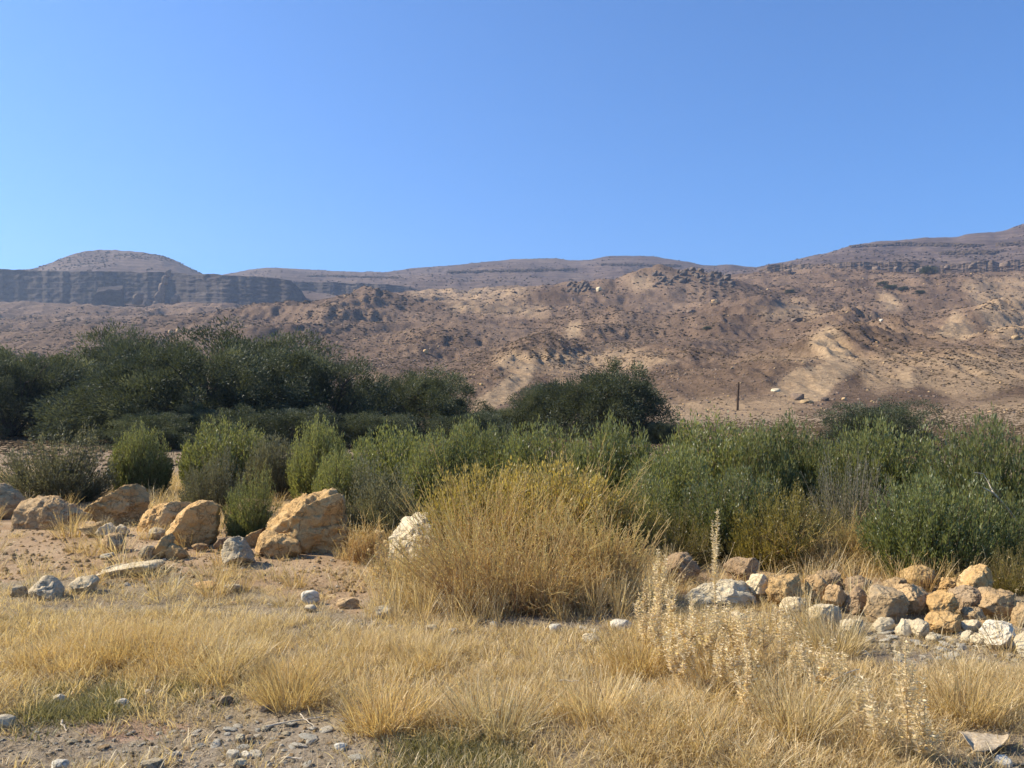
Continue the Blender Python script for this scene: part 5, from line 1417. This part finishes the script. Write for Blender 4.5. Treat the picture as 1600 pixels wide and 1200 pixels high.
# scree and scrub over the slope
def lump(seed, mat, sub=1, flat=.75):
    r = np.random.default_rng(seed); D, T = ICO[sub]; V = D * np.array([1, r.uniform(.7, 1), flat]) * (1 + .28 * r.normal(size=(len(D), 1)).clip(-1, 1))
    return mesh_np('lump', V * .5, T, M[mat], False, {'shade': np.clip(r.normal(.5, .25, len(V)), 0, 1)})
HR = [pebble_mesh(200 + i, 'hillrock') for i in range(7)] + [pebble_mesh(210, 'tan')]
SCR = [lump(230 + i, 'scrub') for i in range(5)]
def slope_scatter(n, seed, fn, d0=92, d1=1000):
    r = np.random.default_rng(seed)
    d = np.exp(r.uniform(np.log(d0), np.log(d1), n)); x = r.uniform(-.68, .68, n) * d
    z = height(x, d); px, py = hill_px(x, d, z)
    k = r.random(n) < fn(px, py, x, d)
    return x[k], d[k], z[k], r
def f_rock(px, py, x, d):
    b = np.maximum(soft(px, py, BARE, 4), .4 * soft(px, py, HALF, 6))
    return np.clip(.30 + 1.6 * n2(x * .018, d * .018, 4, 80), .04, 1) * np.clip(1.02 - b, 0, 1)
x, d, z, r = slope_scatter(80000, 9, f_rock, 110)
s_ = (.30 + 1.3 * r.random(len(x)) ** 5) * np.clip(d / 330, .5, 2.0)
instancer('scree_stones', np.stack([x, d, z], 1), r.uniform(0, 6.28, (len(x), 3)) * np.array([.12, .12, 1]), np.stack([s_, s_, s_ * .9], 1), HR, 'countless brown stones strewn over the hillside')
def f_scrub(px, py, x, d):
    b = np.maximum(soft(px, py, BARE, 4), .25 * soft(px, py, HALF, 6))
    return np.clip(.62 + 2.0 * n2(x * .02 + 7, d * .03, 4, 81), .05, 1) * np.clip(1 - .93 * b, 0, 1)
x, d, z, r = slope_scatter(190000, 10, f_scrub, 24, 900)
s_ = (.32 + .62 * r.random(len(x)) ** 3) * np.clip(d / 240, .35, 2.6)
instancer('desert_scrub', np.stack([x, d, z], 1), np.stack([0 * x, 0 * x, r.uniform(0, 6.28, len(x))], 1), np.stack([s_ * 1.35, s_, s_ * .7], 1), SCR, 'low dark desert scrub dotted over the hillside')

r = np.random.default_rng(77); FP, FS = [], []
for nm, cnt in (('ridge', 9000), ('mesa', 3500), ('mountain', 9000)):
    Vf = FAR[nm]; Vf = Vf[Vf[:, 1] < (1890, 1490, 1545)[('ridge', 'mesa', 'mountain').index(nm)]]
    k = r.integers(0, len(Vf), cnt); q = Vf[k] + r.uniform(-1, 1, (cnt, 3)) * np.array([3.5, 3.0, 0]); keep = n2(q[:, 0] * .01, q[:, 1] * .01, 3, 99) > -.15
    FP.append(q[keep]); FS.append(r.uniform(1.6, 3.8, keep.sum()))
    px, py = hill_px(Vf[:, 0], Vf[:, 1], Vf[:, 2])
    ins = np.zeros(len(px), bool)
    for poly in ([(1400, 379), (1530, 382), (1530, 386), (1400, 384)], [(1560, 380), (1680, 378), (1680, 384), (1560, 384)], [(1470, 394), (1560, 392), (1560, 397), (1470, 398)], [(1330, 384), (1400, 381), (1400, 384), (1330, 387)],
                 [(700, 424), (900, 420), (900, 423), (700, 427)], [(940, 412), (1060, 414), (1060, 417), (940, 415)], [(480, 430), (620, 433), (620, 435), (480, 432)]): ins |= pip(px, py, poly)
    q = np.repeat(Vf[ins], 4, 0); q = q + r.uniform(-1, 1, q.shape) * np.array([4, 3, 0])
    FP.append(q); FS.append(r.uniform(3, 6, len(q)))
FP = np.concatenate(FP); FS = np.concatenate(FS)
instancer('distant_scrub', FP, np.stack([0 * FS, 0 * FS, r.uniform(0, 6.28, len(FS))], 1), np.stack([FS * 1.2, FS, FS * .8], 1), SCR, 'dark specks of scrub and rock over the far hills')

for k, (px, py, w, h, d, lab) in enumerate([(1452, 428, 30, 14, 866, 'dark round bush on the gap in the rim rock'), (1545, 412, 28, 12, 866, 'dark wide bush on top of the rim rock'), (1392, 452, 26, 9, 760, 'dark bush at the head of the pale gully'),
        (1412, 455, 18, 8, 755, 'dark bush second along the head of the pale gully'), (1436, 460, 22, 7, 750, 'low dark bush ending the row above the pale gully'), (1380, 446, 18, 8, 770, 'small dark bush highest above the pale gully'),
        (1234, 458, 20, 7, 700, 'small green bush high on the slope below the rim rock'), (1106, 515, 18, 6, 480, 'small green bush in the middle of the slope')]):
    x, d, z = hill_point(px, py)
    e = empty('shrub', (x, d, z - .3), k * 2.1, (w / F * d / 2, w / F * d / 2, h / F * d)); tag(e, lab, 'shrub', 'bushes on the hillside')
    obj('trunk', TP[k % 4][0], e); obj('crown', TP[k % 4][2], e)

# ------------------------------------------------------------------ haze
hv = [(-4000, -400, -3), (4000, -400, -3), (4000, 3200, -3), (-4000, 3200, -3)]
V = np.array(hv + [(a_, b_, 620) for a_, b_, _ in hv], float)
Tq = np.array([(0, 3, 2, 1), (4, 5, 6, 7), (0, 1, 5, 4), (1, 2, 6, 5), (2, 3, 7, 6), (3, 0, 4, 7)])
m, nt, out = new_mat('haze')
pv = nd(nt, 'ShaderNodeVolumePrincipled', Density=0.00018)
pv.inputs['Color'].default_value = (.55, .71, 1.0, 1); pv.inputs['Anisotropy'].default_value = 0.35
nt.links.new(pv.outputs[0], out.inputs['Volume'])
hz_o = obj('haze', mesh_np('haze', V, Tq, m)); tag(hz_o, 'thin bluish haze hanging over the valley', kind='stuff')

# masses of stems and leaves too fine to pick apart
for o in COL.objects:
    if o.parent is not None and o.name.split('.')[0] in ('stems', 'twigs', 'seed_heads', 'foliage', 'bracts', 'stalks', 'leaves', 'limbs'):
        o['kind'] = 'stuff'
